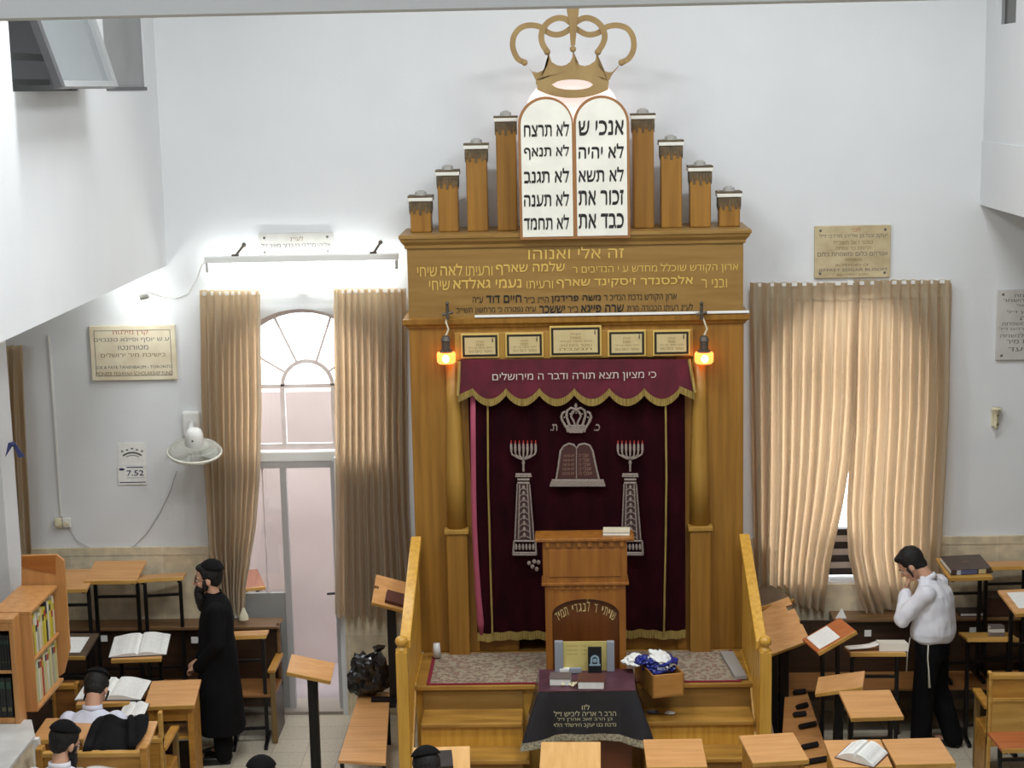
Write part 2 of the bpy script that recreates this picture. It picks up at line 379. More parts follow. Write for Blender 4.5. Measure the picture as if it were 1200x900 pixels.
# open leaf swung outward on the right jamb
ml = MB().bx(-2.245, -2.205, DY+0.12, DY+0.58, 0.02, 2.3); lf = ml.build('door_leaf', mat('leaf_paint', rgb(206, 208, 216), 0.5), dr)
hz = zpx(389, 692, DY)
mb = MB(); mb.tube([(-2.2, DY-0.02, hz), (-2.2, DY-0.09, hz)], 0.012); mb.tube([(-2.2, DY-0.085, hz), (-2.29, DY-0.09, hz-0.005)], 0.012); mb.bx(-2.215, -2.185, DY-0.03, DY-0.018, hz-0.07, hz+0.05); mb.build('door_handle', blackm, dr)
struct(MB().bx(-3.15, -2.18, 0.0, WT, -0.02, 0.03), 'trim_5', mat('door_sill', rgb(150, 140, 128), 0.5))
# a reddish desk top standing just outside, seen through the door glass
def quad_board(name, pts, t, m, parent=None):
    pts = [Vector(p) for p in pts]; n = (pts[1]-pts[0]).cross(pts[2]-pts[0]).normalized()
    if n.z < 0: n = -n
    return MB().prism(pts, -n*t)

# ---------------------------------------------------------------- holy ark
AX0, AX1, AF = -1.40, 1.43, -0.70
AC = (AX0+AX1)/2
ARK = thing('torah_ark', 'tall golden oak ark with crown, tablets and stepped columns against the white wall', 'ark', (AC, -0.35, 0.83), world=True)
AB = 0.832
mb = MB(); mb.bx(AX0, -0.86, AF, -0.01, AB, 3.73); mb.bx(0.86, AX1, AF, -0.01, AB, 3.73); mb.bx(-0.86, 0.86, AF+0.1, -0.01, AB+0.14, 3.73)
mb.bx(-0.86, 0.86, AF, AF+0.1, 3.40, 3.73); mb.build('body', oak, ARK, bevel=0.006)
for xa, xb in ((-0.86, -0.52), (0.4, 0.86)): MB().bx(xa, xb, AF+0.02, -0.02, AB, AB+0.14).build('plinth', oak, ARK, bevel=0.005)
def cornice(name, prof, m):
    """moulded ledge round three sides; prof = (outward, z)"""
    mb = MB(); rings = []
    for (q, z) in prof: rings.append([(AX0-q, AF-q, z), (AX1+q, AF-q, z), (AX1+q, -0.01, z), (AX0-q, -0.01, z)])
    mb.loft(rings); return mb.build(name, m, ARK)
HT = 4.40
cornice('middle_cornice', [(0, 3.69), (0.015, 3.70), (0.02, 3.715), (0.045, 3.735), (0.05, 3.775), (0.0, 3.785)], oak)
MB().bx(AX0+0.005, AX1-0.005, AF+0.004, -0.01, 3.78, HT).build('header_panel', oakp, ARK)
cornice('upper_cornice', [(0, HT-0.03), (0.012, HT-0.025), (0.015, HT), (0.04, HT+0.03), (0.05, HT+0.055), (0.058, HT+0.06), (0.058, HT+0.085), (0.05, HT+0.09)], oakp)
TOPZ = HT+0.09
# pilasters beside the curtain
for cx, r0, r1, tag_ in ((-1.035, 0.06, 0.085, 0), (1.055, 0.06, 0.085, 1)):
    zc = zpx(530, 622, AF-0.03); zt = 3.43
    pl = MB().lathe([(r0, zt), (r0*1.02, 3.0), (r1*0.93, zc+0.5), (r1, zc+0.03)], (cx, AF-0.015, 0), 20).build('pilaster', oak2, ARK, smooth=True)
    MB().bx(cx-0.105, cx+0.105, AF-0.12, AF, zc-0.012, zc+0.028).build('pilaster_ring', oak2, pl, bevel=0.006)
    MB().bx(cx-0.09, cx+0.09, AF-0.105, AF, AB, zc-0.012).build('pedestal', oak, pl, bevel=0.008)
# stepped columns with black and white capitals
capd = mat('capital_black', rgb(104, 86, 58), 0.6, rgb(74, 62, 42), (20, 20, 20))
capw = mat('capital_white', rgb(222, 220, 210), 0.5); capg = mat('capital_lid', rgb(160, 158, 152), 0.5)
CY = -0.42
for xa, xb, yt in ((480, 506, 229), (512, 537, 199), (545, 571, 168), (580, 605, 136), (740, 766, 133), (773, 799, 164), (807, 833, 194), (841, 867, 224)):
    c = aty((xa+xb)/2, yt, CY); wd = (xb-xa)/2*(-CAM.y+CY)/FPX*1.0
    X = c.x; zt = c.z
    o = MB().bx(X-wd*0.93, X+wd*0.93, CY-wd*0.93, CY+wd*0.93, TOPZ, zt-0.05).build('column', oak, ARK, bevel=0.012)
    mb = MB(); q = wd*0.97
    mb.bx(X-q, X+q, CY-q, CY+q, zt-0.085, zt-0.045)
    for k in range(7):
        h = (0.125, 0.15, 0.115, 0.16, 0.12, 0.145, 0.13)[k]; u = -q+2*q*(k+0.5)/7
        mb.bx(X+u-q*0.105, X+u+q*0.105, CY-q-0.004, CY-q+0.01, zt-h, zt-0.05); mb.bx(X+u-q*0.105, X+u+q*0.105, CY+q-0.01, CY+q+0.004, zt-h, zt-0.05)
        mb.bx(X-q-0.004, X-q+0.01, CY+u-q*0.105, CY+u+q*0.105, zt-h, zt-0.05); mb.bx(X+q-0.01, X+q+0.004, CY+u-q*0.105, CY+u+q*0.105, zt-h, zt-0.05)
    mb.build('capital', capd, o)
    q = wd*1.13; MB().bx(X-q, X+q, CY-q, CY+q, zt-0.045, zt-0.014).build('capital_rim', capw, o, bevel=0.006)
    q = wd*1.1; MB().bx(X-q, X+q, CY-q, CY+q, zt-0.014, zt+0.002).build('capital_top', capd, o)
    MB().lathe([(wd*0.55, zt+0.002), (wd*0.5, zt+0.03), (wd*0.2, zt+0.045)], (X, CY, 0), 18).build('capital_lid', capg, o)
# tablets
TYF = AF-0.09
tl, tm, tr = xpx(608, 200, TYF), xpx(672.5, 200, TYF), xpx(738, 200, TYF); tz0 = zpx(672, 280, TYF); tz1 = zpx(672, 112.5, TYF)
def tab_out(x0, x1, z0, z1, Y, n=18):
    R = (x1-x0)/2; cx = (x0+x1)/2; rz = R*1.0
    return [(x0, Y, z0), (x1, Y, z0)]+[(cx+R*math.cos(math.pi*i/n), Y, z1-rz+rz*math.sin(math.pi*i/n)) for i in range(n+1)]
edge = mat('tablet_edge_wood', rgb(150, 104, 60), 0.5)
tb = MB(); tb.prism(tab_out(tl, tm, tz0, tz1, TYF+0.012), (0, 0.07, 0)); tb.prism(tab_out(tm, tr, tz0, tz1, TYF+0.012), (0, 0.07, 0)); TAB = tb.build('tablets', edge, ARK)
for x0, x1 in ((tl, tm), (tm, tr)): MB().prism(tab_out(x0+0.022, x1-0.012 if x1 == tm else x1-0.022, tz0+0.022, tz1-0.022, TYF+0.006), (0, 0.02, 0)).build('tablet_face', tablet_white, TAB)
mb = MB()
RT = ["אנכי ש", "לא יהיה", "לא תשא", "זכור את", "כבד את"]; LT = ["לא תרצח", "לא תנאף", "לא תגנב", "לא תענה", "לא תחמד"]
for k in range(5):
    ya = 141+k*27.3; yb = ya+17
    line_part(heb(RT[k]), 678, 731, ya, yb+0.5, TYF+0.003, 0.03, 'tablet_lettering', black_paint, TAB)
    line_part(heb(LT[k]), 614, 667, ya+1.5, yb+2, TYF+0.003, 0.03, 'tablet_lettering', black_paint, TAB)
# crown, cut from thick board
CRY = AF-0.03
def cp(x, y): return aty(590+x/7.5, y/7.5, CRY)
def strip(mb, pts, wd, t):
    P = [cp(*p) for p in pts]
    # resample smooth
    Q = []
    for i in range(len(P)-1):
        p0, p1, p2, p3 = P[max(i-1, 0)], P[i], P[i+1], P[min(i+2, len(P)-1)]
        for k in range(4):
            s = k/4; Q.append(0.5*((2*p1)+(p2-p0)*s+(2*p0-5*p1+4*p2-p3)*s*s+(3*p1-p0-3*p2+p3)*s**3))
    Q.append(P[-1]); L = []; Rr = []
    for i, q in enumerate(Q):
        d = (Q[min(i+1, len(Q)-1)]-Q[max(i-1, 0)]); d.y = 0; d.normalize(); n = Vector((-d.z, 0, d.x))*wd/2
        L.append(q-n); Rr.append(q+n)
    rings = [[a, b, b+Vector((0, t, 0)), a+Vector((0, t, 0))] for a, b in zip(L, Rr)]
    mb.loft(rings)
K = 14.3/FPX/7.5
mb = MB()
strip(mb, [(185, 550), (130, 520), (95, 460), (80, 390), (95, 310), (150, 245), (230, 222), (320, 235), (400, 290), (470, 305), (540, 285), (600, 240)], 48*K, 0.03)
strip(mb, [(1037, 550), (1095, 520), (1135, 460), (1147, 390), (1132, 310), (1080, 245), (990, 222), (900, 240), (830, 290), (750, 305), (690, 285), (620, 240)], 48*K, 0.03)
CR = mb.build('crown', brnz, ARK)
mb = MB()
strip(mb, [(385, 455), (345, 390), (332, 320), (350, 250), (400, 190), (470, 160), (540, 165), (590, 200)], 50*K, 0.03)
strip(mb, [(830, 455), (872, 390), (890, 320), (872, 250), (820, 190), (750, 160), (690, 165), (630, 200)], 50*K, 0.03)
bmesh.ops.translate(mb.bm, vec=(0, -0.015, 0), verts=mb.bm.verts); mb.build('crown_loop', brnz, CR)
mb = MB(); mb.prism([cp(*p) for p in [(590, 400), (630, 400), (650, 190), (662, 105), (665, 62), (555, 62), (558, 105), (575, 190)]], (0, 0.05, 0))
for (x, y) in ((185, 550), (385, 458), (610, 432), (830, 458), (1037, 550)): mb.ell(cp(x, y)+Vector((0, 0.01, 0)), 28*K, 12, 8)
bmesh.ops.translate(mb.bm, vec=(0, -0.025, 0), verts=mb.bm.verts); mb.build('crown_stem', brnz, CR)
up = [(190, 560), (250, 628), (300, 638), (345, 620), (385, 580), (398, 530), (396, 464), (424, 545), (470, 572), (510, 580), (550, 570), (585, 545), (605, 505), (611, 442), (617, 505), (638, 545), (675, 572), (715, 580), (760, 568), (806, 535), (822, 464), (821, 530), (840, 580), (880, 620), (925, 636), (960, 630), (1030, 558)]
dn = [(225, 600), (258, 650), (275, 690), (283, 700), (300, 705), (330, 700), (360, 690), (400, 672), (440, 665), (480, 652), (520, 645), (565, 640), (611, 638), (660, 640), (700, 645), (740, 652), (780, 662), (820, 672), (860, 690), (890, 700), (915, 708), (925, 705), (935, 700), (938, 690), (942, 680), (960, 650), (1000, 600)]
mb = MB(); rings = [[cp(*a), cp(*b), cp(*b)+Vector((0, 0.035, 0)), cp(*a)+Vector((0, 0.035, 0))] for a, b in zip(up, dn)]; mb.loft(rings); mb.build('crown_points', brnz, CR)
mb = MB(); rings = []
for i in range(29):
    s = i/28; x = 285+640*s; e = (2*s-1)
    ytop = 638+62*e*e; yin = 745-46*math.sqrt(max(0, 1-((x-610)/172)**2)) if abs(x-610) < 172 else 745
    rings.append([cp(x, ytop), cp(x, yin), cp(x, yin)+Vector((0, 0.035, 0)), cp(x, ytop)+Vector((0, 0.035, 0))])
mb.loft(rings); rings = []
for i in range(29):
    s = i/28; x = 295+625*s; e = (2*s-1)
    yin = 745+44*math.sqrt(max(0, 1-((x-610)/172)**2)) if abs(x-610) < 172 else 745
    ybot = 862-75*abs(e)**2.2
    rings.append([cp(x, yin), cp(x, ybot), cp(x, ybot)+Vector((0, 0.035, 0)), cp(x, yin)+Vector((0, 0.035, 0))])
mb.loft(rings); mb.build('crown_band', brnz, CR)
# the lit opal dome behind tablets and crown
dome = mat('opal_dome', rgb(244, 224, 218), 0.4, emit=(1, 0.86, 0.82, 1), estr=0.75)
dc = aty(671, 138, AF+0.06)
mb = MB(); prof = [(0.40, -0.34), (0.405, 0.0)]+[(0.405*math.cos(math.radians(a)), 0.37*math.sin(math.radians(a))) for a in (15, 30, 45, 60, 75, 88)]
mb.lathe(prof, (0, 0, 0), 28, Matrix.Translation((dc.x, dc.y+0.16, dc.z)) @ Matrix.Diagonal((1, 0.35, 1, 1)))
mb.build('dome_light', dome, ARK, smooth=True)
# inscriptions on the header
HY = AF-0.002
line_part(heb("זה אלי ואנוהו"), 619, 731, 289, 303, HY, 0.012, 'gold_inscription', gold_paint, ARK)
line_part(heb("ארון הקודש שוכלל מחדש ע י הנדיבים ר"), 671, 865, 309, 321, HY, 0.005, 'gold_inscription', gold_paint, ARK)
line_part(heb("שלמה שארף"), 581, 662, 307, 322, HY, 0.016, 'gold_inscription', gold_paint, ARK)
line_part(heb("ורעיתו"), 546, 577, 312, 323, HY, 0.005, 'gold_inscription', gold_paint, ARK)
line_part(heb("לאה"), 516, 542, 309, 323, HY, 0.016, 'gold_inscription', gold_paint, ARK)
line_part(heb("שיחי"), 489, 512, 313, 324, HY, 0.005, 'gold_inscription', gold_paint, ARK)
line_part(heb("ובני ר"), 822, 852, 327, 337, HY, 0.008, 'gold_inscription', gold_paint, ARK)
line_part(heb("אלכסנדר זיסקינד שארף"), 652, 812, 324, 337, HY, 0.02, 'gold_inscription', gold_paint, ARK)
line_part(heb("ורעיתו"), 617, 648, 329, 338, HY, 0.005, 'gold_inscription', gold_paint, ARK)
line_part(heb("נעמי גאלדא"), 531, 611, 325, 338, HY, 0.018, 'gold_inscription', gold_paint, ARK)
line_part(heb("שיחי"), 503, 527, 329, 340, HY, 0.005, 'gold_inscription', gold_paint, ARK)
line_part(heb("ארון הקודש נדבת הנדיב ר"), 708, 793, 345, 354, HY, 0.012, 'black_inscription', black_paint, ARK)
line_part(heb("משה פרידמן"), 646, 704, 346, 355, HY, 0.035, 'black_inscription', black_paint, ARK)
line_part(heb("הי״ו ב״ר"), 614, 643, 348, 355, HY, 0.012, 'black_inscription', black_paint, ARK)
line_part(heb("חיים דוד"), 570, 611, 346, 355, HY, 0.035, 'black_inscription', black_paint, ARK)
line_part(heb("ע״ה"), 554, 566, 348, 355, HY, 0.012, 'black_inscription', black_paint, ARK)
line_part(heb("לע״נ רעיתו הכבודה מרת"), 735, 812, 356, 364, HY, 0.012, 'black_inscription', black_paint, ARK)
line_part(heb("שרה פייגא"), 681, 731, 357, 366, HY, 0.035, 'black_inscription', black_paint, ARK)
line_part(heb("ב״ר"), 665, 678, 359, 366, HY, 0.012, 'black_inscription', black_paint, ARK)
line_part(heb("יששכר"), 632, 662, 358, 367, HY, 0.035, 'black_inscription', black_paint, ARK)
line_part(heb("ע״ה נפטרה כ׳ מרחשון תשי״ב"), 535, 628, 360, 368, HY, 0.012, 'black_inscription', black_paint, ARK)
# cable trunking lying on the middle ledge
mb = MB().bx(xpx(556, 372, AF-0.05), AX1+0.04, AF-0.055, AF-0.02, 3.786, 3.806)
one(mb, 'cable_trunking', white_plastic, 'thin white cable trunking lying along the middle ledge of the ark', 'trunking', bevel=0.004)

# memorial plaques in a wooden board above the valance
PY = AF-0.055
z0p, z1p = zpx(675, 420, PY), zpx(675, 388, PY)
bd = thing('plaque_board', 'oak board that carries the five black framed memorial plaques', 'board', (AC, AF-0.03, z0p), world=True)
MB().bx(xpx(533, 405, PY), xpx(812, 405, PY), PY, AF, z0p, z1p).build('backing', oak2, bd, bevel=0.005)
cream = mat('plaque_cream', rgb(206, 188, 140), 0.5, rgb(196, 176, 126), (9, 9, 9)); framek = mat('plaque_frame_black', rgb(34, 28, 22), 0.45); rimw = mat('plaque_rim', rgb(212, 178, 98), 0.4)
PL = [(540, 585, 391, 420, 'leftmost'), (592, 637, 390, 419, 'second from left'), (644, 705, 382, 418, 'wide taller middle'), (712, 757, 387, 418, 'second from right'), (765, 809, 387, 417, 'rightmost')]
for xa, xb, ya, yb, nm in PL:
    a = aty(xa, (ya+yb)/2, PY-0.03); b = aty(xb, (ya+yb)/2, PY-0.03); zt, zb_ = zpx((xa+xb)/2, ya, PY-0.03), zpx((xa+xb)/2, yb, PY-0.03)
    r = thing('memorial_plaque', f'{nm} of the five cream plaques in black frames above the valance', 'plaque', (a.x, PY, zb_), 0, 'memorial plaques above the ark curtain', world=True)
    MB().bx(a.x, b.x, PY-0.02, PY, zb_, zt).build('outer_rim', rimw, r, bevel=0.004)
    MB().bx(a.x+0.015, b.x-0.015, PY-0.025, PY-0.02, zb_+0.015, zt-0.015).build('frame', framek, r)
    MB().bx(a.x+0.033, b.x-0.033, PY-0.028, PY-0.024, zb_+0.033, zt-0.033).build('panel', cream, r)
    mb = MB(); n = 4 if xb-xa < 50 else 5
    lines = ["לעילוי", "נשמת", "הרב משה בן דוד", "נפטר ביום טוב", "תנצבה"]
    for k in range(n):
        zz = zt-0.06-k*(zt-zb_-0.1)/n; ww = (b.x-a.x)*(0.2 if k < 2 else 0.62)
        put_text(mb, heb(lines[k]), ((a.x+b.x)/2-ww/2, PY-0.029, zz-0.018), (ww, 0, 0), (0, 0, 0.02), 0)
    mb.build('lettering', brown_letter, r)
    mb = MB(); mb.bx(b.x-0.06, b.x-0.052, PY-0.03, PY-0.028, zt-0.075, zt-0.045); mb.bx(b.x-0.06, b.x-0.05, PY-0.03, PY-0.028, zt-0.04, zt-0.035); mb.build('mark', black_paint, r)

# orange hanging lamps
orange = mat('lit_orange_glass', rgb(255, 120, 40), 0.3, emit=(1.0, 0.24, 0.05, 1), estr=3.2); hot = mat('lamp_glow', rgb(255, 220, 150), 0.3, emit=(1.0, 0.7, 0.3, 1), estr=9)
for px_, lab in ((523, 'left orange glass lamp hanging on a chain beside the plaques of the ark'), (825, 'right orange glass lamp hanging on a chain beside the plaques of the ark')):
    LYp = AF-0.12; c = aty(px_, 419, LYp); zt = zpx(px_+4*(1 if px_ < 600 else -1), 366, LYp)
    r = thing('hanging_lamp', lab, 'lamp', (c.x, LYp, c.z), 0, 'orange lamps at the ark', world=True)
    MB().lathe([(0.065, c.z-0.05), (0.078, c.z-0.035), (0.08, c.z+0.03), (0.074, c.z+0.045)], (c.x, LYp, 0), 20).build('glass_cup', orange, r, smooth=True)
    MB().ell((c.x, LYp-0.072, c.z+0.0), (0.03, 0.016, 0.035)).build('bulb', hot, r, smooth=True)
    iron = mat('dark_iron', rgb(92, 84, 76), 0.5, metal=0.5)
    mb = MB(); mb.lathe([(0.05, c.z+0.045), (0.05, c.z+0.06), (0.036, c.z+0.065), (0.036, c.z+0.14), (0.044, c.z+0.145), (0.03, c.z+0.18), (0.012, c.z+0.19)], (c.x, LYp, 0), 16)
    for k in range(10):
        a = k*math.pi/5; mb.bx(c.x+0.05*math.cos(a)-0.005, c.x+0.05*math.cos(a)+0.005, LYp+0.05*math.sin(a)-0.005, LYp+0.05*math.sin(a)+0.005, c.z+0.04, c.z+0.065)
    mb.build('socket', iron, r)
    s = 1 if px_ < 600 else -1
    mb = MB(); mb.tube([(c.x, LYp, c.z+0.18), (c.x+0.025, LYp, c.z+0.24), (c.x+0.005, LYp, c.z+0.30), (c.x+0.02*s, LYp+0.04, zt-0.02)], 0.008); mb.build('cord', mat('cord_pale', rgb(214, 204, 178), 0.6), r)
    mb = MB(); zz = zt; mb.tube([(c.x+0.02*s, LYp, zz-0.06), (c.x+0.02*s, LYp, zz+0.06)], 0.014); mb.tube([(c.x+0.02*s-0.045, LYp, zz-0.02), (c.x+0.02*s+0.045, LYp, zz+0.0)], 0.012); mb.tube([(c.x+0.02*s, LYp, zz), (c.x+0.02*s, AF-0.04, zz)], 0.012); mb.ell((c.x+0.02*s, LYp, zz+0.075), 0.016); mb.build('bracket', iron, r)

# ---------------------------------------------------------------- ark curtain and valance
VY = AF-0.10
cx0, cx1 = xpx(552, 600, AF-0.05), xpx(803, 600, AF-0.05); cz0, cz1 = zpx(680, 742, AF-0.05), zpx(680, 425, AF-0.05)
cur = thing('ark_curtain', 'dark burgundy velvet ark curtain with silver crown, tablets and candelabra embroidery', 'curtain', (AC, AF-0.05, cz0), world=True)
def cy_(u, v):
    return AF-0.05 - 0.012*math.sin(u*37+2*v) - 0.010*math.sin(u*13+1.3) - 0.012*(1-v)*math.sin(u*22)
def cpt(u, v):
    x = cx0+(cx1-cx0)*u + (0.03*(1-v)**2 if u < 0.5 else 0)*(1-2*min(u, 0.5))
    return Vector((x, cy_(u, v), cz0+(cz1-cz0)*v))
MB().surf(cpt, 80, 30).build('velvet_panel', velvet, cur, smooth=True)
def fr(u, v):
    p = cpt(u, 0); return Vector((p.x, p.y-0.008-0.004*math.sin(u*500), cz0+0.02-0.075*v + 0.005*math.sin(u*90)))
MB().surf(fr, 160, 2).build('bottom_fringe', gold_thread, cur)
# pink lining turned out along the left edge
lp = [(551, 452, 557), (551.5, 520, 557.5), (552, 580, 558), (553, 620, 559), (555, 660, 561), (557, 700, 564), (559, 730, 567), (562, 744, 566)]
mb = MB(); g = []
for xa, y, xb in lp: g.append((aty(xa, y, AF-0.075), aty(xb, y, AF-0.09)))
mb.loft([[a, b, b+Vector((0, 0.012, 0)), a+Vector((0, 0.012, 0))] for a, b in g]); mb.build('lining', pinkv, cur, smooth=True)
EY = AF-0.09
def ep(x, y): return aty(x, y, EY)
mb = MB()
for pts in ([(571.5, 470), (572, 560), (574, 640), (577, 742)], [(780, 470), (781, 560), (780, 640), (778, 742)]): MB().tube([ep(*p) for p in pts], 0.009, 6).build('braid', gold_thread, cur)
def c2(x, y): return ep(590+x/6.924, 460+y/6.924)
def stroke(mb, pts, r=0.008): mb.tube([c2(*p) for p in pts], r, 6)
# embroidered crown
mb = MB()
stroke(mb, [(525, 320), (515, 290), (480, 235), (468, 200), (480, 165), (505, 155)], 0.011); stroke(mb, [(655, 320), (665, 290), (700, 235), (712, 200), (700, 165), (675, 155)], 0.011)
for s in (-1, 1):
    stroke(mb, [(588+s*45, 280), (588+s*62, 240), (588+s*78, 190), (588+s*70, 145), (588+s*40, 125), (588, 140)], 0.011)
    stroke(mb, [(588+s*8, 265), (588+s*20, 230), (588+s*40, 195), (588+s*30, 160), (588, 140)], 0.009)
    stroke(mb, [(588+s*90, 280), (588+s*105, 230), (588+s*122, 190)], 0.007)
stroke(mb, [(588, 135), (588, 88)], 0.01); stroke(mb, [(575, 108), (601, 108)], 0.008)
for y in (272, 288, 304, 320): stroke(mb, [(515+(y-270)*0.35, y), (662-(y-270)*0.35, y)], 0.011)
for x in range(470, 715, 24): mb.ell(c2(x, 165+0.004*(x-590)**2), 0.008, 6, 5)
mb.build('embroidered_crown', silver_thread, cur)
# embroidered tablets
mb = MB(); mb.prism([c2(445, 700), c2(770, 700), c2(722, 470), c2(700, 430), c2(655, 418), c2(610, 425), c2(592, 445), c2(572, 425), c2(530, 418), c2(490, 435), c2(462, 475)], (0, 0.006, 0)); mb.build('tablet_ground', mat('embroidered_brown', rgb(72, 40, 36), 0.8), cur)
mb = MB()
stroke(mb, [(428, 708), (445, 600), (462, 475), (490, 435), (530, 415), (570, 425), (592, 450), (612, 425), (655, 415), (700, 430), (724, 475), (750, 600), (776, 708)], 0.009)
stroke(mb, [(592, 450), (592, 700)], 0.004)
for y in (714, 727, 740, 754): stroke(mb, [(392-(y-714)*0.4, y), (812+(y-714)*0.35, y)], 0.0115)
mb.build('embroidered_tablets', silver_thread, cur)
mb = MB()
for k in range(5):
    y = 498+k*36
    for a, b, t in ((490-k*3, 575, "לא תרצח"), (612, 690+k*7, "אנכי ה")):
        A = c2(a, y+26); B = c2(b, y+26); Cc = c2(a, y); put_text(mb, heb(t), (A.x, EY-0.004, A.z), (B.x-A.x, 0, 0), (0, 0, Cc.z-A.z), 0.01)
mb.build('tablet_embroidered_lettering', mat('pale_thread', rgb(150, 116, 96), 0.7), cur)
# candelabra on pillars
flame = mat('red_thread', rgb(170, 44, 30), 0.7)
for sx, ox in ((0, 0.0), (1, 866.0)):
    X = 162+ox
    mb = MB()
    for k in range(7):
        d = (k-3)*33; mb.ell(c2(X+d, 450), (0.011, 0.004, 0.05), 8, 6); stroke(mb, [(X+d, 480), (X+d*0.92, 515-abs(k-3)*4), (X+d*0.45, 530), (X, 545-0*k)], 0.0075)
    stroke(mb, [(X, 545), (X, 640)], 0.009); mb.ell(c2(X, 570), (0.014, 0.005, 0.02)); mb.build('embroidered_candelabrum', silver_thread, cur)
    mb = MB()
    for k in range(7): mb.ell(c2(X+(k-3)*33, 405), (0.006, 0.004, 0.02), 6, 5)
    mb.build('embroidered_flame', flame, cur)
    # pillar: px in photo frame
    px0 = 590+X/6.924; dx = 0.0 if sx == 0 else 1.0
    def pp(u, y): 
        f = (y-567)/(632-567); half = 7.2+4.0*f; return ep(px0+1.2*f*(1 if sx == 0 else 1)+u*half, y)
    mb = MB(); mb.prism([pp(-1, 567), pp(1, 567), pp(1, 632), pp(-1, 632)], (0, 0.004, 0)); mb.build('embroidered_pillar', mat('pillar_ground', rgb(66, 44, 42), 0.8), cur)
    mb = MB()
    for u in (-1, -0.62, 0.62, 1): mb.tube([pp(u, 567), pp(u, 632)], 0.006, 6)
    for k in range(9):
        y = 571+k*7; q = ep(px0+1.2*((y-567)/65), y)
        mb.ell((q.x, EY-0.003, q.z), (0.012, 0.004, 0.02), 6, 5)
        mb.tube([pp(-0.55, y+3.5), pp(0, y), pp(0.55, y+3.5)], 0.004, 5)
    for yy, hw in ((556, 9), (558, 9.5), (562, 7), (566, 7)): mb.tube([ep(px0-hw, yy), ep(px0+hw, yy)], 0.010, 6)
    for yy, hw in ((634, 12.5), (648, 13.5), (650, 14)): mb.tube([ep(px0+1.5-hw, yy), ep(px0+1.5+hw, yy)], 0.009, 6)
    for k in range(6): mb.ell(ep(px0+1.5-10+k*4, 641), (0.011, 0.005, 0.03), 6, 5)
    for s in (-1, 1): mb.tube([ep(px0+1.5+s*12.5, 634), ep(px0+1.5+s*13.5, 650)], 0.009, 6)
    mb.build('pillar_embroidery', silver_thread, cur)
mb = MB(); text_px(mb, heb("כ."), 696, 703, 497, 505, EY-0.002, 0.03); text_px(mb, heb("ת."), 645, 653, 497, 505, EY-0.002, 0.03)
for (x, y) in ((620, 660), (624, 664), (629, 667), (626, 658), (631, 659)): mb.ell(ep(x, y), (0.017, 0.005, 0.02), 8, 6)
mb.build('embroidered_letters', silver_thread, cur)

# valance
va = thing('ark_valance', 'burgundy scalloped velvet valance with gold fringe and silver lettering above the ark curtain', 'valance', (AC, AF-0.1, zpx(675, 465, AF-0.1)), world=True)
cus = [537, 554, 593, 632, 673, 714, 755, 796, 814]
def vbot(x):
    for a, b in zip(cus, cus[1:]):
        if a <= x <= b:
            if a == 537: return 464-8*((x-a)/(b-a))
            if b == 814: return 453+8*((x-a)/(b-a))
            s = (x-a)/(b-a); return 455.5+13*math.sin(math.pi*s)**0.8
    return 464 if x < 540 else 461
def vfun(u, v):
    xt = 540+(806-540)*u; xb = 537+(814-537)*u; x = xb+(xt-xb)*v; yb = vbot(xb); y = yb+(421-yb)*v
    return aty(x, y, AF-0.09-0.03*(1-v)-0.008*math.sin(u*48)*(1-v))
MB().surf(vfun, 120, 8).build('velvet', velvetv, va, smooth=True)
def vf2(u, v):
    xb = 537+(814-537)*u; return aty(xb, vbot(xb)-1.0+8.5*v, AF-0.127-0.004*math.sin(u*700)-0.008*math.sin(u*48))
mb = MB().surf(vf2, 360, 2)
mb.build('fringe', gold_thread, va)
mb = MB()
for s in ((538.5, 423, 536.5, 464), (807.5, 421, 814.5, 460)): mb.tube([aty(s[0], s[1], AF-0.1), aty((s[0]+s[2])/2, (s[1]+s[3])/2, AF-0.115), aty(s[2], s[3], AF-0.13)], 0.014, 6)
mb.build('side_fringe', gold_thread, va)
mb = MB(); text_px(mb, heb("כי מציון תצא תורה ודבר ה מירושלים"), 577, 769, 435, 447, AF-0.128, 0.012); mb.build('lettering', mat('silver_letters', rgb(206, 196, 186), 0.5), va)
# ---------------------------------------------------------------- platform and steps
PF = -1.54
pl = thing('ark_platform', 'honey pine platform with broad worn steps in front of the ark', 'platform', (AC, -1.0, 0), world=True)
NX0, NX1 = xpx(613, 830, -1.6), xpx(752, 830, -1.6)
SX0, SX1 = -1.30, 1.40
MB().bx(-1.36, 1.45, PF+0.03, -0.03, 0, 0.79).build('platform_base', pine, pl)
MB().bx(-1.36, 1.45, PF-0.02, -0.02, 0.79, 0.83).build('deck', pinex, pl, bevel=0.008)
for k, (zt, yf) in enumerate(((0.62, -1.84), (0.415, -2.11), (0.21, -2.38))):
    for x0, x1 in ((SX0, NX0), (NX1, SX1)):
        st = MB().bx(x0, x1+(0.06 if (k == 1 and x0 == SX0) else 0), yf-0.025, (PF+0.02 if k == 0 else yf+0.30), zt-0.04, zt).build('step_tread', pinex, pl, bevel=0.01)
        MB().bx(x0, x1, yf, yf+0.03, zt-0.205, zt-0.04).build('step_riser', oakp if k else pine, pl)
for x0, x1 in ((SX0, NX0), (NX1, SX1)): MB().bx(x0, x1, PF+0.0, PF+0.03, 0.62, 0.79).build('step_riser', oakp, pl)
for xx in (SX0, NX0-0.02, NX1, SX1-0.02): MB().prism([(xx, PF, 0), (xx, -2.36, 0), (xx, -2.36, 0.17), (xx, -2.1, 0.17), (xx, -2.1, 0.375), (xx, -1.83, 0.375), (xx, -1.83, 0.58), (xx, PF, 0.58)], (0.02, 0, 0)).build('stringer', pine, pl)

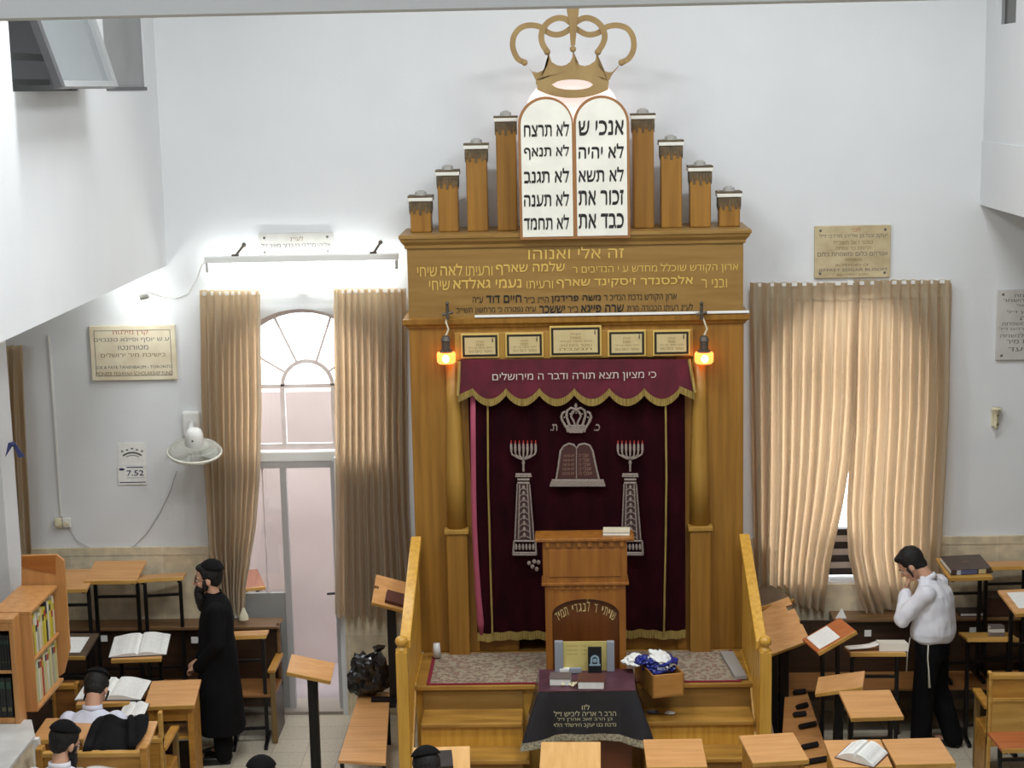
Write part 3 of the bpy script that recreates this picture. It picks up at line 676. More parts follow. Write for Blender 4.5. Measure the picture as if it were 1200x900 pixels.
# railings
for side, X, lab in ((0, -1.385, 'left pine stair railing with vertical slats and round finial beside the ark steps'), (1, 1.43, 'right pine stair railing with vertical slats and round finial beside the ark steps')):
    r = thing('stair_railing', lab, 'railing', (X, -1.5, 0), 0, 'railings of the ark steps', world=True)
    if side == 0: top, knee, low = (-0.78, 1.905), (-0.98, 1.83), (-2.06, 1.40)
    else: top, knee, low = (-0.78, 1.89), (-0.98, 1.815), (-2.06, 1.36)
    mb = MB(); hw = 0.045
    path = [top, knee, low]
    rings = []
    for (y, z) in path: rings.append([(X-hw, y, z-0.075), (X+hw, y, z-0.075), (X+hw, y, z), (X-hw, y, z)])
    mb.loft(rings); mb.build('handrail', pine, r, bevel=0.01)
    def zr(y): 
        return knee[1]+(top[1]-knee[1])*(y-knee[0])/(top[0]-knee[0]) if y > knee[0] else low[1]+(knee[1]-low[1])*(y-low[0])/(knee[0]-low[0])
    def zf(y): return 0.83 if y > -1.5 else max(0.16, 0.83-(-1.5-y)*0.78)
    y = -0.82
    while y > -1.98:
        MB().bx(X-0.018, X+0.018, y-0.026, y+0.026, zf(y)-0.1, zr(y)-0.06).build('baluster', pine, r, bevel=0.005); y -= 0.1
    mb = MB(); mb.loft([[(X-0.03, yy, zz-0.1), (X+0.03, yy, zz-0.1), (X+0.03, yy, zz), (X-0.03, yy, zz)] for yy, zz in ((-0.74, 0.84), (-1.5, 0.84), (-2.12, 0.27))]); mb.build('bottom_rail', pine, r, bevel=0.006)
    NY = -2.14; nx = X-0.02 if side == 0 else X+0.02
    zt = zpx(*( (475, 762) if side == 0 else (891, 762)), NY)
    np_ = MB().bx(nx-0.047, nx+0.047, NY-0.047, NY+0.047, 0, zt).build('newel_post', pine, r, bevel=0.008)
    MB().lathe([(0.046, zt-0.01), (0.05, zt+0.01), (0.03, zt+0.025), (0.026, zt+0.035), (0.045, zt+0.05), (0.052, zt+0.075), (0.043, zt+0.102), (0.02, zt+0.115)], (nx, NY, 0), 18).build('finial', pine, np_, smooth=True)

# rug on the platform
rugm = bpy.data.materials.new('oriental_rug'); rugm.use_nodes = True; nt = rugm.node_tree; N = nt.nodes; L = nt.links
tc = N.new('ShaderNodeTexCoord'); vo = N.new('ShaderNodeTexVoronoi'); vo.inputs['Scale'].default_value = 22; L.new(tc.outputs['Object'], vo.inputs['Vector'])
nz = N.new('ShaderNodeTexNoise'); nz.inputs['Scale'].default_value = 30; nz.inputs['Detail'].default_value = 3; L.new(tc.outputs['Object'], nz.inputs['Vector'])
cr = N.new('ShaderNodeValToRGB'); e = cr.color_ramp.elements; e[0].color = rgb(132, 124, 104); e[0].position = 0.4; e[1].color = rgb(158, 148, 124); e[1].position = 0.95
q = e.new(0.52); q.color = rgb(104, 95, 82); q = e.new(0.62); q.color = rgb(150, 139, 118); q = e.new(0.7); q.color = rgb(128, 82, 72); q = e.new(0.8); q.color = rgb(160, 150, 128)
mxa = N.new('ShaderNodeMath'); mxa.operation = 'MULTIPLY_ADD'; mxa.inputs[1].default_value = 0.5; L.new(vo.outputs['Distance'], mxa.inputs[0]); L.new(nz.outputs['Fac'], mxa.inputs[2]); L.new(mxa.outputs[0], cr.inputs['Fac'])
L.new(cr.outputs['Color'], N['Principled BSDF'].inputs['Base Color']); N['Principled BSDF'].inputs['Roughness'].default_value = 0.95
rug = thing('platform_rug', 'faded beige and red patterned rug lying on the ark platform', 'rug', (AC, -1.1, 0.831), world=True)
rx0, rx1 = -1.24, 1.30
MB().bx(rx0, rx1, PF+0.02, -0.76, 0.832, 0.841).build('rug_field', rugm, rug)
rb = mat('rug_border', rgb(134, 36, 52), 0.95)
mb = MB(); mb.bx(rx0-0.03, rx0, PF+0.02, -0.76, 0.832, 0.842); mb.bx(rx1, rx1+0.03, PF+0.02, -0.76, 0.832, 0.842); mb.bx(rx0-0.03, rx1+0.03, PF+0.0, PF+0.02, 0.832, 0.842); mb.build('rug_border', rb, rug)
g = mat('grey_board', rgb(160, 156, 150), 0.6)
a, b = atz(852, 766, 0.85), atz(868, 795, 0.85)
one(MB().prism([(a.x-0.06, a.y, 0.843), (a.x+0.05, a.y, 0.843), (b.x+0.05, b.y, 0.843), (b.x-0.05, b.y, 0.843)], (0, 0, 0.03)), 'folded_mat', g, 'grey folded mat strip lying at the right end of the platform rug', 'mat')
p = atz(512, 770, 0.85)
one(MB().lathe([(0.028, 0), (0.038, 0.12), (0.034, 0.12), (0.026, 0.006)], (0, 0, 0), 16), 'plastic_cup', mat('cup_plastic', rgb(216, 216, 214), 0.3), 'upside down white plastic cup standing at the left end of the rug', 'cup', org=(0, 0, 0), smooth=True)
cupo = bpy.data.objects['plastic_cup']; cupo.location = (p.x, p.y, 0.975); cupo.rotation_euler = (math.pi, 0, 0)

# ---------------------------------------------------------------- lectern
LFY = -1.44
le = thing('lectern', 'brown wooden prayer lectern with arched panel and gilt lettering before the ark curtain', 'lectern', ((xpx(633, 700, LFY)+xpx(736, 700, LFY))/2, LFY+0.2, 0.845), world=True)
lx0, lx1 = xpx(636, 660, LFY), xpx(735, 660, LFY); lz1 = zpx(690, 634, LFY); lzm = zpx(690, 684, LFY)
LB = 0.842
MB().bx(lx0-0.06, lx1+0.06, LFY-0.03, LFY+0.24, lz1, lz1+0.03).build('top', amudw, le, bevel=0.008)
MB().bx(lx0, lx1, LFY, LFY+0.22, lzm, lz1-0.0).build('upper_box', amudw, le, bevel=0.006)
mb = MB()
for k in range(8):
    xx = lx0+0.04+(lx1-lx0-0.08)*k/7; mb.bx(xx-0.016, xx+0.016, LFY-0.02, LFY, lz1-0.045, lz1)
mb.build('dentil_trim', amudw, le)
MB().bx(lx0+0.05, lx1-0.05, LFY-0.008, LFY, lzm+0.06, lz1-0.07).build('upper_panel', amudw, le, bevel=0.004)
MB().bx(lx0-0.012, lx1+0.012, LFY-0.02, LFY+0.22, lzm-0.012, lzm+0.012).build('middle_moulding', amudw, le, bevel=0.005)
fx0, fx1 = lx0+0.015, lx1-0.015
mb = MB(); mb.bx(fx0, fx0+0.055, LFY, LFY+0.05, LB, lzm-0.01); mb.bx(fx1-0.055, fx1, LFY, LFY+0.05, LB, lzm-0.01); mb.bx(fx0, fx0+0.02, LFY+0.05, LFY+0.2, LB, lzm-0.01); mb.bx(fx1-0.02, fx1, LFY+0.05, LFY+0.2, LB, lzm-0.01)
ac_, aR = (fx0+fx1)/2, (fx1-fx0)/2-0.055; az = zpx(690, 702, LFY)
nA = 22; hA = 0.13
for i in range(nA):
    q = [math.pi*k/nA for k in (i, i+1)]
    P = [(ac_+aR*math.cos(a), LFY, az-hA+hA*math.sin(a)) for a in q]
    mb.prism([P[0], (P[0][0], LFY, lzm-0.01), (P[1][0], LFY, lzm-0.01), P[1]], (0, 0.05, 0))
mb.build('frame', amudw, le)
MB().bx(fx0+0.03, fx1-0.03, LFY+0.035, LFY+0.06, LB, lzm-0.05).build('arched_panel', amudd, le)
mb = MB()
for k in range(9):
    xx = fx0+0.09+(fx1-fx0-0.18)*k/8; mb.bx(xx-0.014, xx+0.014, LFY-0.012, LFY, lzm-0.045, lzm-0.012)
mb.build('lower_dentil_trim', amudw, le)
mb = MB(); t = heb("שויתי ד לנגדי תמיד"); n = len(t)
wds = [0.6 if ch in "יו" else 0.7 if ch == ' ' else 0.8 if ch in 'דנגל' else 1.0 for ch in t]; tot = sum(wds); acc = 0
for ch, wd in zip(t, wds):
    u = (acc+wd/2)/tot; acc += wd
    if ch == ' ': continue
    a = math.radians(152-124*u)
    O = Vector((ac_+aR*0.94*math.cos(a), LFY+0.032, az-hA-0.150+0.165*math.sin(a)))
    tang = Vector((math.sin(a), 0, -math.cos(a)*0.55)).normalized(); nor = Vector((-tang.z*0.6, 0, 1)).normalized()
    cw = 0.72*aR*2.05/tot*(0.35 if ch in 'יו' else wd); hh = 0.070*(1.5 if ch == 'ל' else 0.55 if ch == 'י' else 1)
    put_text(mb, ch, O-tang*cw/2+(nor*0.028 if ch == 'י' else nor*0), tang*cw, nor*hh, 0.012)
mb.build('gilt_lettering', mat('gilt', rgb(226, 202, 140), 0.4), le)
tb_ = atz(723, 629, lz1+0.035)
bk = thing('book', 'cream closed book lying on top of the wooden lectern', 'book', (tb_.x, LFY+0.12, lz1+0.031), math.radians(-3))
MB().bx(-0.11, 0.11, -0.08, 0.08, 0.0, 0.006).build('cover', mat('cream_cover', rgb(214, 204, 176), 0.6), bk); MB().bx(-0.105, 0.105, -0.075, 0.075, 0.006, 0.026).build('pages', paperm, bk); MB().bx(-0.11, 0.11, -0.08, 0.08, 0.026, 0.031).build('cover', MATS['cream_cover'], bk)

# ---------------------------------------------------------------- cloth covered table
TZ = 0.985; T0 = (-0.33, -2.14); T1 = (0.43, -1.64)
tbx = thing('reading_table', 'reddish brown wooden table base under the black embroidered cloth', 'table', (0.05, -1.9, 0), world=True)
MB().bx(T0[0], T1[0], T0[1], T1[1], TZ-0.04, TZ).build('table_top', redw, tbx, bevel=0.006)
bp = mat('mahogany_panel', rgb(116, 62, 32), 0.4, rgb(94, 48, 24), (3, 14, 3), 5)
MB().bx(0.14, 0.40, -2.1, -2.06, 0.0, TZ-0.04).build('front_panel', bp, tbx, bevel=0.004)
for x, y in ((T0[0]+0.06, -2.08), (T0[0]+0.06, -1.7), (T1[0]-0.06, -1.7)): MB().bx(x-0.03, x+0.03, y-0.03, y+0.03, 0, TZ-0.04).build('leg', bp, tbx, bevel=0.004)
cl = thing('tablecloth', 'black embroidered cloth in clear plastic with silver border draped over the reading table', 'tablecloth', (0.05, -1.9, TZ), world=True)
topm = mat('plum_velvet', rgb(92, 52, 66), 0.55, rgb(70, 38, 50), (8, 8, 8), coat=0.2)
blk = mat('plastic_black_velvet', rgb(26, 24, 32), 0.5, rgb(18, 16, 22), (5, 5, 5), bump=0.25, bscale=14, coat=0.5)
bord = mat('silver_border', rgb(178, 168, 140), 0.5, rgb(104, 96, 80), (60, 60, 60), 2)
def rect_edge(u):
    """u in 0..1 round left-back, left, front, right, right-back; returns point and outward direction"""
    W, D = T1[0]-T0[0], T1[1]-T0[1]; s = u*(2*D+W)
    if s < D: return Vector((T0[0], T1[1]-s)), Vector((-1, 0))
    if s < D+W: return Vector((T0[0]+s-D, T0[1])), Vector((0, -1))
    return Vector((T1[0], T0[1]+s-D-W)), Vector((1, 0))
def drape(u, v):
    W, D = T1[0]-T0[0], T1[1]-T0[1]; s = u*(2*D+W)
    p, o = rect_edge(u)
    r1 = D; r2 = D+W; cw = 0.13
    k = max(0, 1-abs(s-r1)/cw, 1-abs(s-r2)/cw); 
    if abs(s-r1) < cw: o = (Vector((-1, 0))*(0.5-(s-r1)/(2*cw))+Vector((0, -1))*(0.5+(s-r1)/(2*cw))).normalized()
    if abs(s-r2) < cw: o = (Vector((0, -1))*(0.5-(s-r2)/(2*cw))+Vector((1, 0))*(0.5+(s-r2)/(2*cw))).normalized()
    side = s < D or s > D+W
    h = 0.40+0.055*k
    fl = (0.05 if not side else 0.09)+0.13*k**1.3
    wv = 0.012*math.sin(s*24)*v
    out = 0.008+ (fl+wv)*v
    return Vector((p.x+o.x*out, p.y+o.y*out, TZ+0.012-0.012*(1-v) - h*v + 0.0))
def sub(v0, v1): return lambda u, v: drape(u, v0+(v1-v0)*v)
mb = MB(); mb.bx(T0[0]-0.004, T1[0]+0.004, T0[1]-0.004, T1[1]+0.004, TZ+0.001, TZ+0.007); mb.build('cloth_top', topm, cl, bevel=0.003)
MB().surf(sub(0, 0.86), 110, 14).build('drape', blk, cl, smooth=True)
MB().surf(lambda u, v: drape(u, 0.86+0.14*v)+Vector((0, -0.002, 0)), 110, 3).build('border', bord, cl, smooth=True)
mb = MB()
ct = mat('cloth_lettering', rgb(196, 186, 150), 0.5)
for t, xa, xb, ya, yb in (("לזו", 682, 691, 827, 833), ("הרב ר אריה ליביש ז״ל", 649, 722, 834, 840), ("בן הרב זאב אהרן ז״ל", 653, 718, 841, 846), ("נדבת בנו יעקב הירשלר הלוי", 649, 722, 847, 853)): text_px(mb, heb(t), xa, xb, ya, yb, -2.20, 0.01)
# lay lettering on the sloping drape
for v in mb.bm.verts:
    f = (TZ-v.co.z)/0.40; v.co.y = T0[1]-0.014-0.05*f-0.018*f
mb.build('embroidered_lettering', ct, cl)

# things on the table
def book(name, label, loc, rz, sx, sy, h, cov, group=None, lab2=None):
    b = thing(name, label, 'book', loc, rz, group)
    MB().bx(-sx/2, sx/2, -sy/2, sy/2, 0, 0.004).build('cover', cov, b); MB().bx(-sx/2+0.004, sx/2-0.005, -sy/2+0.003, sy/2-0.003, 0.004, h-0.004).build('pages', paperm, b)
    MB().bx(-sx/2, sx/2, -sy/2, sy/2, h-0.004, h).build('cover', cov, b); MB().bx(-sx/2-0.003, -sx/2, -sy/2, sy/2, 0, h).build('spine', cov, b); return b
brownc = mat('brown_leather', rgb(92, 52, 44), 0.45); greyc = mat('grey_cover', rgb(104, 92, 88), 0.5)
p = atz(657, 795, TZ+0.05); book('prayer_book', 'small grey brown prayer book at the left of the table cloth', (p.x, p.y+0.02, TZ+0.008), math.radians(-4), 0.17, 0.16, 0.06, greyc)
p = atz(693, 797, TZ+0.05); book('prayer_book', 'larger dark red prayer book lying at the middle of the table cloth', (p.x, p.y+0.0, TZ+0.008), math.radians(-3), 0.21, 0.20, 0.065, brownc)
p = atz(663, 783, TZ+0.05); one(MB().bx(-0.05, 0.05, -0.025, 0.025, 0, 0.03), 'card_box', paperm, 'small white box lying behind the grey prayer book', 'box', at=(p.x, p.y+0.04, TZ+0.008), bevel=0.004)
p = atz(670, 779, TZ+0.05); one(MB().bx(-0.06, 0.05, -0.015, 0.02, 0, 0.065), 'red_case', mat('red_plastic', rgb(190, 40, 36), 0.4), 'red flat case standing behind the two prayer books', 'case', at=(p.x, p.y, TZ+0.008), bevel=0.008)
mb = MB()
random.seed(3); p = atz(670, 805, TZ)
for k in range(9):
    mb2 = MB().ell((0, 0, 0.012), (0.014, 0.014, 0.012), 10, 6); 
    one(mb2, 'nut', mat('pale_shell', rgb(226, 214, 176), 0.5), 'small pale nut in the loose pile beside the prayer books', 'nut', 'pale nuts spilled on the table cloth', at=(p.x+0.05*math.cos(k*0.698)*(0.5+0.5*(k % 3)), p.y+0.01+0.035*math.sin(k*0.698)*(0.5+0.5*(k % 2)), TZ+0.008), smooth=True)
del mb
# yellow framed notice leaning at the back of the table, flanked by glass panes
ny = T1[1]-0.04
def upright(name, label, cat, xa, xb, ya, yb, Y, m, t=0.02):
    x0, x1, z1 = xpx(xa, (ya+yb)/2, Y), xpx(xb, (ya+yb)/2, Y), zpx((xa+xb)/2, ya, Y)
    return x0, x1, z1
ns = thing('notice_stand', 'yellow printed notice between grey stands at the back of the table', 'notice', (0.07, ny, TZ+0.008), world=True)
x0, x1, z1 = upright('', '', '', 660, 711, 752, 785, ny, None)
MB().bx(x0, x1, ny, ny+0.012, TZ+0.008, z1).build('notice_board', mat('yellow_notice', rgb(214, 196, 120), 0.6), ns)
mb = MB()
for k in range(3):
    for j in range(2 if k else 2): put_text(mb, heb("ברכת הזמן על"), (x0+0.03+0.115*j, ny-0.001, z1-0.045-0.035*k), (0.09, 0, 0), (0, 0, 0.018), 0)
mb.build('notice_lettering', mat('notice_ink', rgb(150, 126, 60), 0.6), ns)
sd = mat('grey_acrylic', rgb(150, 156, 164), 0.2)
for xa, xb in ((650, 660), (711, 720)):
    a, b, z2 = upright('', '', '', xa, xb, 751, 785, ny, None); MB().bx(a, b, ny-0.03, ny+0.02, TZ+0.008, z2).build('side_stand', sd, ns, bevel=0.005)
x0, x1, z1 = upright('', '', '', 689, 705, 758, 785, ny-0.05, None)
pc = thing('memorial_card', 'small black card with a pale blue arch emblem standing on the table', 'card', ((x0+x1)/2, ny-0.05, TZ+0.008), world=True)
MB().bx(x0, x1, ny-0.055, ny-0.045, TZ+0.008, z1).build('card', mat('card_black', rgb(24, 26, 30), 0.5), pc)
cxm = (x0+x1)/2; zc = (TZ+z1)/2+0.02
mb = MB(); arc_band(mb, cxm, zc-0.01, 0.02, 0.036, ny-0.058, 0.002); mb.bx(cxm-0.036, cxm-0.02, ny-0.058, ny-0.056, zc-0.05, zc-0.01); mb.bx(cxm+0.02, cxm+0.036, ny-0.058, ny-0.056, zc-0.05, zc-0.01); mb.bx(cxm-0.045, cxm+0.045, ny-0.058, ny-0.056, zc-0.065, zc-0.05); mb.prism([(cxm+0.018*math.cos(a*math.pi/5), ny-0.058, zc-0.02+0.018*math.sin(a*math.pi/5)) for a in range(10)], (0, 0.002, 0)); mb.build('emblem', mat('pale_blue', rgb(150, 178, 190), 0.5), pc)
p = atz(674, 772, TZ+0.06); one(MB().bx(-0.05, 0.05, -0.015, 0.015, 0, 0.05), 'glass_block', sd, 'clear grey block standing before the yellow notice', 'block', at=(p.x, ny-0.06, TZ+0.008), bevel=0.01)
# carton with blue plastic bag at the right of the table, on the step edge
bxx = thing('carton', 'open wooden box holding a blue bag and white papers beside the cloth covered table', 'box', (0.64, -1.72, 0.845))
q = [atz(762, 822, 0.845), atz(796, 814, 0.845)]
bxx.location = ((q[0].x+q[1].x)/2-0.03, -1.66, 0.843); 
bw, bd_, bh = 0.25, 0.50, 0.19
wal = mat('box_wood', rgb(196, 140, 72), 0.5, rgb(176, 120, 56), (3, 14, 14)); wal_shade = mat('box_wood_shaded', rgb(150, 104, 44), 0.5)  # sides use a darker copy of the wood, shade put into the colour
bxx.rotation_euler = (0, 0, math.radians(14))
mb = MB().bx(-bw/2, bw/2, -bd_/2, -bd_/2+0.015, 0, bh); mb.build('front_board', wal, bxx, bevel=0.003)
mb = MB().bx(-bw/2, bw/2, bd_/2-0.015, bd_/2, 0, bh); mb.build('back_board', wal, bxx, bevel=0.003)
for s in (-1, 1): MB().bx(s*bw/2-0.008, s*bw/2+0.008, -bd_/2, bd_/2, 0, bh).build('side_board', wal_shade, bxx, bevel=0.003)
MB().bx(-bw/2, bw/2, -bd_/2, bd_/2, 0, 0.015).build('bottom_board', wal, bxx)
def crumple(name, label, cat, M, r, m, seed, amp=0.35, parent=None):
    bm = bmesh.new(); bmesh.ops.create_icosphere(bm, subdivisions=4, radius=1.0)
    for v in bm.verts:
        n = noise.noise(v.co*1.7+Vector((seed, 0, 0)))+0.6*noise.noise(v.co*3.9+Vector((0, seed, 0))); ridge = abs(noise.noise(v.co*2.6+Vector((0, 0, seed))))
        v.co = v.co*(1+amp*n-amp*0.7*ridge); v.co = Vector((v.co.x*r[0], v.co.y*r[1], v.co.z*r[2]))
    me = bpy.data.meshes.new(name); bm.to_mesh(me); bm.free(); me.materials.append(m)
    for f in me.polygons: f.use_smooth = False
    o = bpy.data.objects.new(name, me); COL.objects.link(o)
    if parent is None: o.matrix_world = M; tag(o, label, cat)
    else: o.parent = parent; o.matrix_local = M
    return o
bluep = mat('blue_plastic', rgb(26, 44, 150), 0.3, rgb(18, 28, 104), (16, 16, 16), coat=0.3)
loc = bxx.location
bb = crumple('plastic_bag', 'crumpled shiny blue plastic bag bulging out of the wooden box', 'bag', Matrix.Translation((loc.x+0.0, loc.y+0.02, loc.z+bh+0.005)), (0.15, 0.16, 0.075), bluep, 3.3)
zz = loc.z+bh
put = MB(); put_text(put, "BEST", (-0.02, -0.165, 0.0), (0.09, 0, -0.005), (0, 0.003, 0.022), 0); o = put.build('bag_print', mat('bag_white', rgb(220, 222, 230), 0.5), bb, org=(0, 0, 0))
random.seed(12)
for k, (px_, py_, dz, nm) in enumerate(((745, 772, 0.06, 'large crumpled white paper lying left behind the blue bag'), (776, 770, 0.07, 'white paper sheet sticking up behind the right of the blue bag'))):
    p = atz(px_, py_, zz+dz)
    crumple('crumpled_paper', nm, 'paper', Matrix.Translation((p.x, p.y+0.0, zz+dz-0.01)) @ Matrix.Rotation(0.5-k, 4, 'Z') @ Matrix.Rotation(0.5*(k), 4, 'Y'), (0.11, 0.09, 0.045), paperm, 8.1+k*3)
p = atz(752, 771, zz+0.13); crumple('plastic_bag', 'small balled blue plastic bag lying on the white papers', 'bag', Matrix.Translation((p.x, p.y, zz+0.11)), (0.06, 0.05, 0.04), bluep, 6.2)
p = atz(765, 836, 0.622); crumple('dark_cloth', 'small dark cloth lying on the right step under the box', 'cloth', Matrix.Translation((p.x+0.0, p.y, 0.635)), (0.05, 0.03, 0.012), mat('slate_cloth', rgb(70, 72, 84), 0.8), 2.2)
p = atz(785, 837, 0.622); crumple('crumpled_paper', 'small white crumpled paper scrap on the right step', 'paper', Matrix.Translation((p.x, p.y, 0.634)), (0.04, 0.025, 0.012), paperm, 4.2)

# ---------------------------------------------------------------- window curtains
def curtain_mat():
    m = bpy.data.materials.new('beige_curtain'); m.use_nodes = True; nt = m.node_tree; N = nt.nodes; L = nt.links; p = N['Principled BSDF']
    tc = N.new('ShaderNodeTexCoord'); mp = N.new('ShaderNodeMapping'); mp.inputs['Scale'].default_value = (90, 90, 90); L.new(tc.outputs['Object'], mp.inputs['Vector'])
    nz = N.new('ShaderNodeTexNoise'); nz.inputs['Scale'].default_value = 1; L.new(mp.outputs['Vector'], nz.inputs['Vector'])
    cr = N.new('ShaderNodeValToRGB'); cr.color_ramp.elements[0].color = rgb(160, 155, 135); cr.color_ramp.elements[1].color = rgb(176, 171, 150); L.new(nz.outputs['Fac'], cr.inputs['Fac'])
    L.new(cr.outputs['Color'], p.inputs['Base Color']); p.inputs['Roughness'].default_value = 0.75; p.inputs['Sheen Weight'].default_value = 0.1
    t = N.new('ShaderNodeBsdfTranslucent'); t.inputs['Color'].default_value = CURT
    mx = N.new('ShaderNodeMixShader'); mx.inputs[0].default_value = CURF; L.new(p.outputs[0], mx.inputs[1]); L.new(t.outputs[0], mx.inputs[2]); L.new(mx.outputs[0], N['Material Output'].inputs['Surface'])
    return m
CURT = (1.0, 0.70, 0.42, 1); CURF = 0.39
curtm = curtain_mat()
def interp(tab, y):
    for a, b in zip(tab, tab[1:]):
        if a[0] <= y <= b[0]: s = (y-a[0])/(b[0]-a[0]); return a[1]+(b[1]-a[1])*s
    return tab[0][1] if y < tab[0][0] else tab[-1][1]
def curtain(label, edgeL, edgeR, ytop, bottom, folds, Y=-0.115, amp=0.085, seed=0):
    """edgeL / edgeR: (height down the photo, position) tables of the two side edges; bottom(u) = hem height"""
    ym = (ytop+0)/1.0
    def pt(u, v, off=0.0):
        yb = bottom(u); y = ytop+(yb-ytop)*v
        x = interp(edgeL, y)+(interp(edgeR, y)-interp(edgeL, y))*u
        base = aty(x, y, Y)
        ph = u*folds*2*math.pi + 0.8*math.sin(u*9+seed)+0.45*math.sin(u*23+seed*2)*v
        pin = 0.32+0.3*max(0, 1-v/0.05) if v < 0.05 else 0.32+0.68*min(1, (v-0.05)/0.2)
        a = amp*pin*(0.8+0.2*math.sin(u*31+seed))
        c_ = 0.5+0.5*math.cos(ph+0.35*math.sin(ph)); sh = 1-2*c_**(2.6 if v > 0.05 else 1.6)
        return base+Vector((0.014*math.sin(ph), -a*sh*0.9+off+0.012*math.sin(v*5+u*14+seed), 0))
    c = pt(0.5, 0.5)
    r = thing('curtain', label, 'curtain', (c.x, Y, pt(0.5, 1).z), 0, 'beige pleated window curtains', world=True)
    MB().surf(lambda u, v: pt(u, 0.055+0.945*v), int(folds*18), 60).build('panel', curtm, r, smooth=True)
    MB().surf(lambda u, v: pt(u, 0.058*v)+Vector((0, -0.002, 0)), int(folds*18), 8).build('pleated_heading', curtm, r, smooth=True)
    return r
CUR_L = curtain('left beige curtain of the door window, drawn aside behind the man in black', [(340, 232), (500, 236), (640, 245), (725, 262)], [(338, 305), (480, 307), (560, 305), (620, 300), (690, 288), (725, 286)], 340, lambda u: 712+10*u, 9, seed=1)
curtain('right beige curtain of the door window, hanging straight beside the ark', [(338, 392), (520, 393), (725, 392)], [(336, 475), (520, 476), (600, 478), (722, 486)], 338, lambda u: 722+3*u, 10, seed=4)
curtain('left sunlit beige curtain of the window right of the ark', [(330, 878), (480, 880), (690, 885), (730, 890)], [(328, 1009), (470, 1004), (540, 998), (590, 990), (660, 975), (735, 966)], 331, lambda u: 688+ (0 if u < 0.47 else 18*min(1, (u-0.47)/0.03)+22*max(0, (u-0.5))), 10, seed=2)
curtain('right sunlit beige curtain of the window right of the ark', [(328, 1000), (500, 996), (600, 990), (650, 992), (700, 1004), (720, 1012)], [(326, 1117), (480, 1114), (640, 1105), (725, 1102)], 328, lambda u: 700+20*math.exp(-((u-0.12)/0.16)**2)+10*(u > 0.1)*math.exp(-((u-0.3)/0.25)**2)-4*u, 10, seed=7)
curtain('narrow beige curtain at the far left behind the white pillar', [(405, 5), (660, 14)], [(405, 27), (660, 39)], 405, lambda u: 665, 2.5, seed=9)
# curtain rails on the wall
for a, b, y0, y1, lab in ((231, 477, 338, 334, 'thin white curtain rail above the door window'), (877, 1118, 328, 323, 'thin white curtain rail above the sunlit curtains')):
    p, q = aty(a, y0, -0.1), aty(b, y1, -0.1); zz = (p.z+q.z)/2-0.06
    mb = MB(); mb.bx(p.x+0.02, q.x-0.02, -0.10, -0.07, zz-0.005, zz+0.025); mb.bx(p.x+0.1, p.x+0.13, -0.08, 0, zz, zz+0.02); mb.bx(q.x-0.13, q.x-0.1, -0.08, 0, zz, zz+0.02); mb.bx((p.x+q.x)/2-0.02, (p.x+q.x)/2+0.02, -0.08, 0, zz, zz+0.03)
    one(mb, 'curtain_rail', white_plastic, lab, 'curtain rail', org=(p.x, 0, zz))
# pale end of the tie-back showing at the foot of the drawn curtain
c = aty(286, 718, -0.2)
mb = MB(); mb.loft([[(c.x+q*math.cos(a), c.y-0.02+q*0.6*math.sin(a), c.z+h) for a in [k*math.pi/5 for k in range(10)]] for q, h in ((0.012, 0.05), (0.022, 0.02), (0.04, -0.02), (0.045, -0.06))])
mb.build('tie_end', mat('tie_cloth', rgb(220, 214, 186), 0.8), CUR_L)
# books on the sill showing in the curtain gap
for k in range(7):
    z0 = 1.27+k*0.062; c = (0.03, 0.035, 0.06) 
    m = darkbook if k % 2 == 0 else mat('pale_binding', rgb(186, 176, 170), 0.6)
    b = thing('book', f'{["lowest", "second", "third", "fourth", "fifth", "sixth", "topmost"][k]} book of the stack on the window sill seen through the curtain gap', 'book', (2.40, 0.06, z0), 0, 'books stacked on the window sill')
    MB().bx(-0.13, 0.13, -0.03, 0.05, 0, 0.058).build('binding', m, b, bevel=0.006); MB().bx(-0.126, 0.126, 0.05, 0.055, 0.006, 0.052).build('pages', paperm, b)

# ---------------------------------------------------------------- things on the walls
def wall_plaque(label, xa, xb, ya, yb, m, lines, border=False, t=0.03, screws=True):
    Y = -0.002
    x0, x1 = xpx(xa, (ya+yb)/2, Y), xpx(xb, (ya+yb)/2, Y); z1, z0 = zpx((xa+xb)/2, ya, Y), zpx((xa+xb)/2, yb, Y)
    r = thing('wall_plaque', label, 'plaque', ((x0+x1)/2, Y, z0), world=True)
    MB().bx(x0, x1, Y-t, Y, z0, z1).build('slab', m, r, bevel=0.005)
    for (txt, mm, a, b, c, d) in lines:
        mb = MB(); w_, h_ = x1-x0, z1-z0; s = 0
        put_text(mb, txt, (x0+a*w_, Y-t-0.001, z1-d*h_), ((b-a)*w_, 0, 0), (0, 0, (d-c)*h_), 0.01); mb.build('lettering', mm, r)
    if border:
        mb = MB(); e = 0.04
        for q in ((x0+e, x1-e, z0+e, z0+e+0.006), (x0+e, x1-e, z1-e-0.006, z1-e), (x0+e, x0+e+0.006, z0+e, z1-e), (x1-e-0.006, x1-e, z0+e, z1-e)): mb.bx(q[0], q[1], Y-t-0.001, Y-t, q[2], q[3])
        mb.build('border_line', mat('border_grey', rgb(140, 132, 112), 0.6), r)
    if screws:
        for sx in (x0+0.05, x1-0.05):
            for sz in (z0+0.04, z1-0.04): MB().ell((sx, Y-t, sz), (0.012, 0.006, 0.012), 10, 6).build('screw', grey_paint, r)
    return r
B, G, R_, O_ = black_paint, grey_paint, red_paint, brown_letter
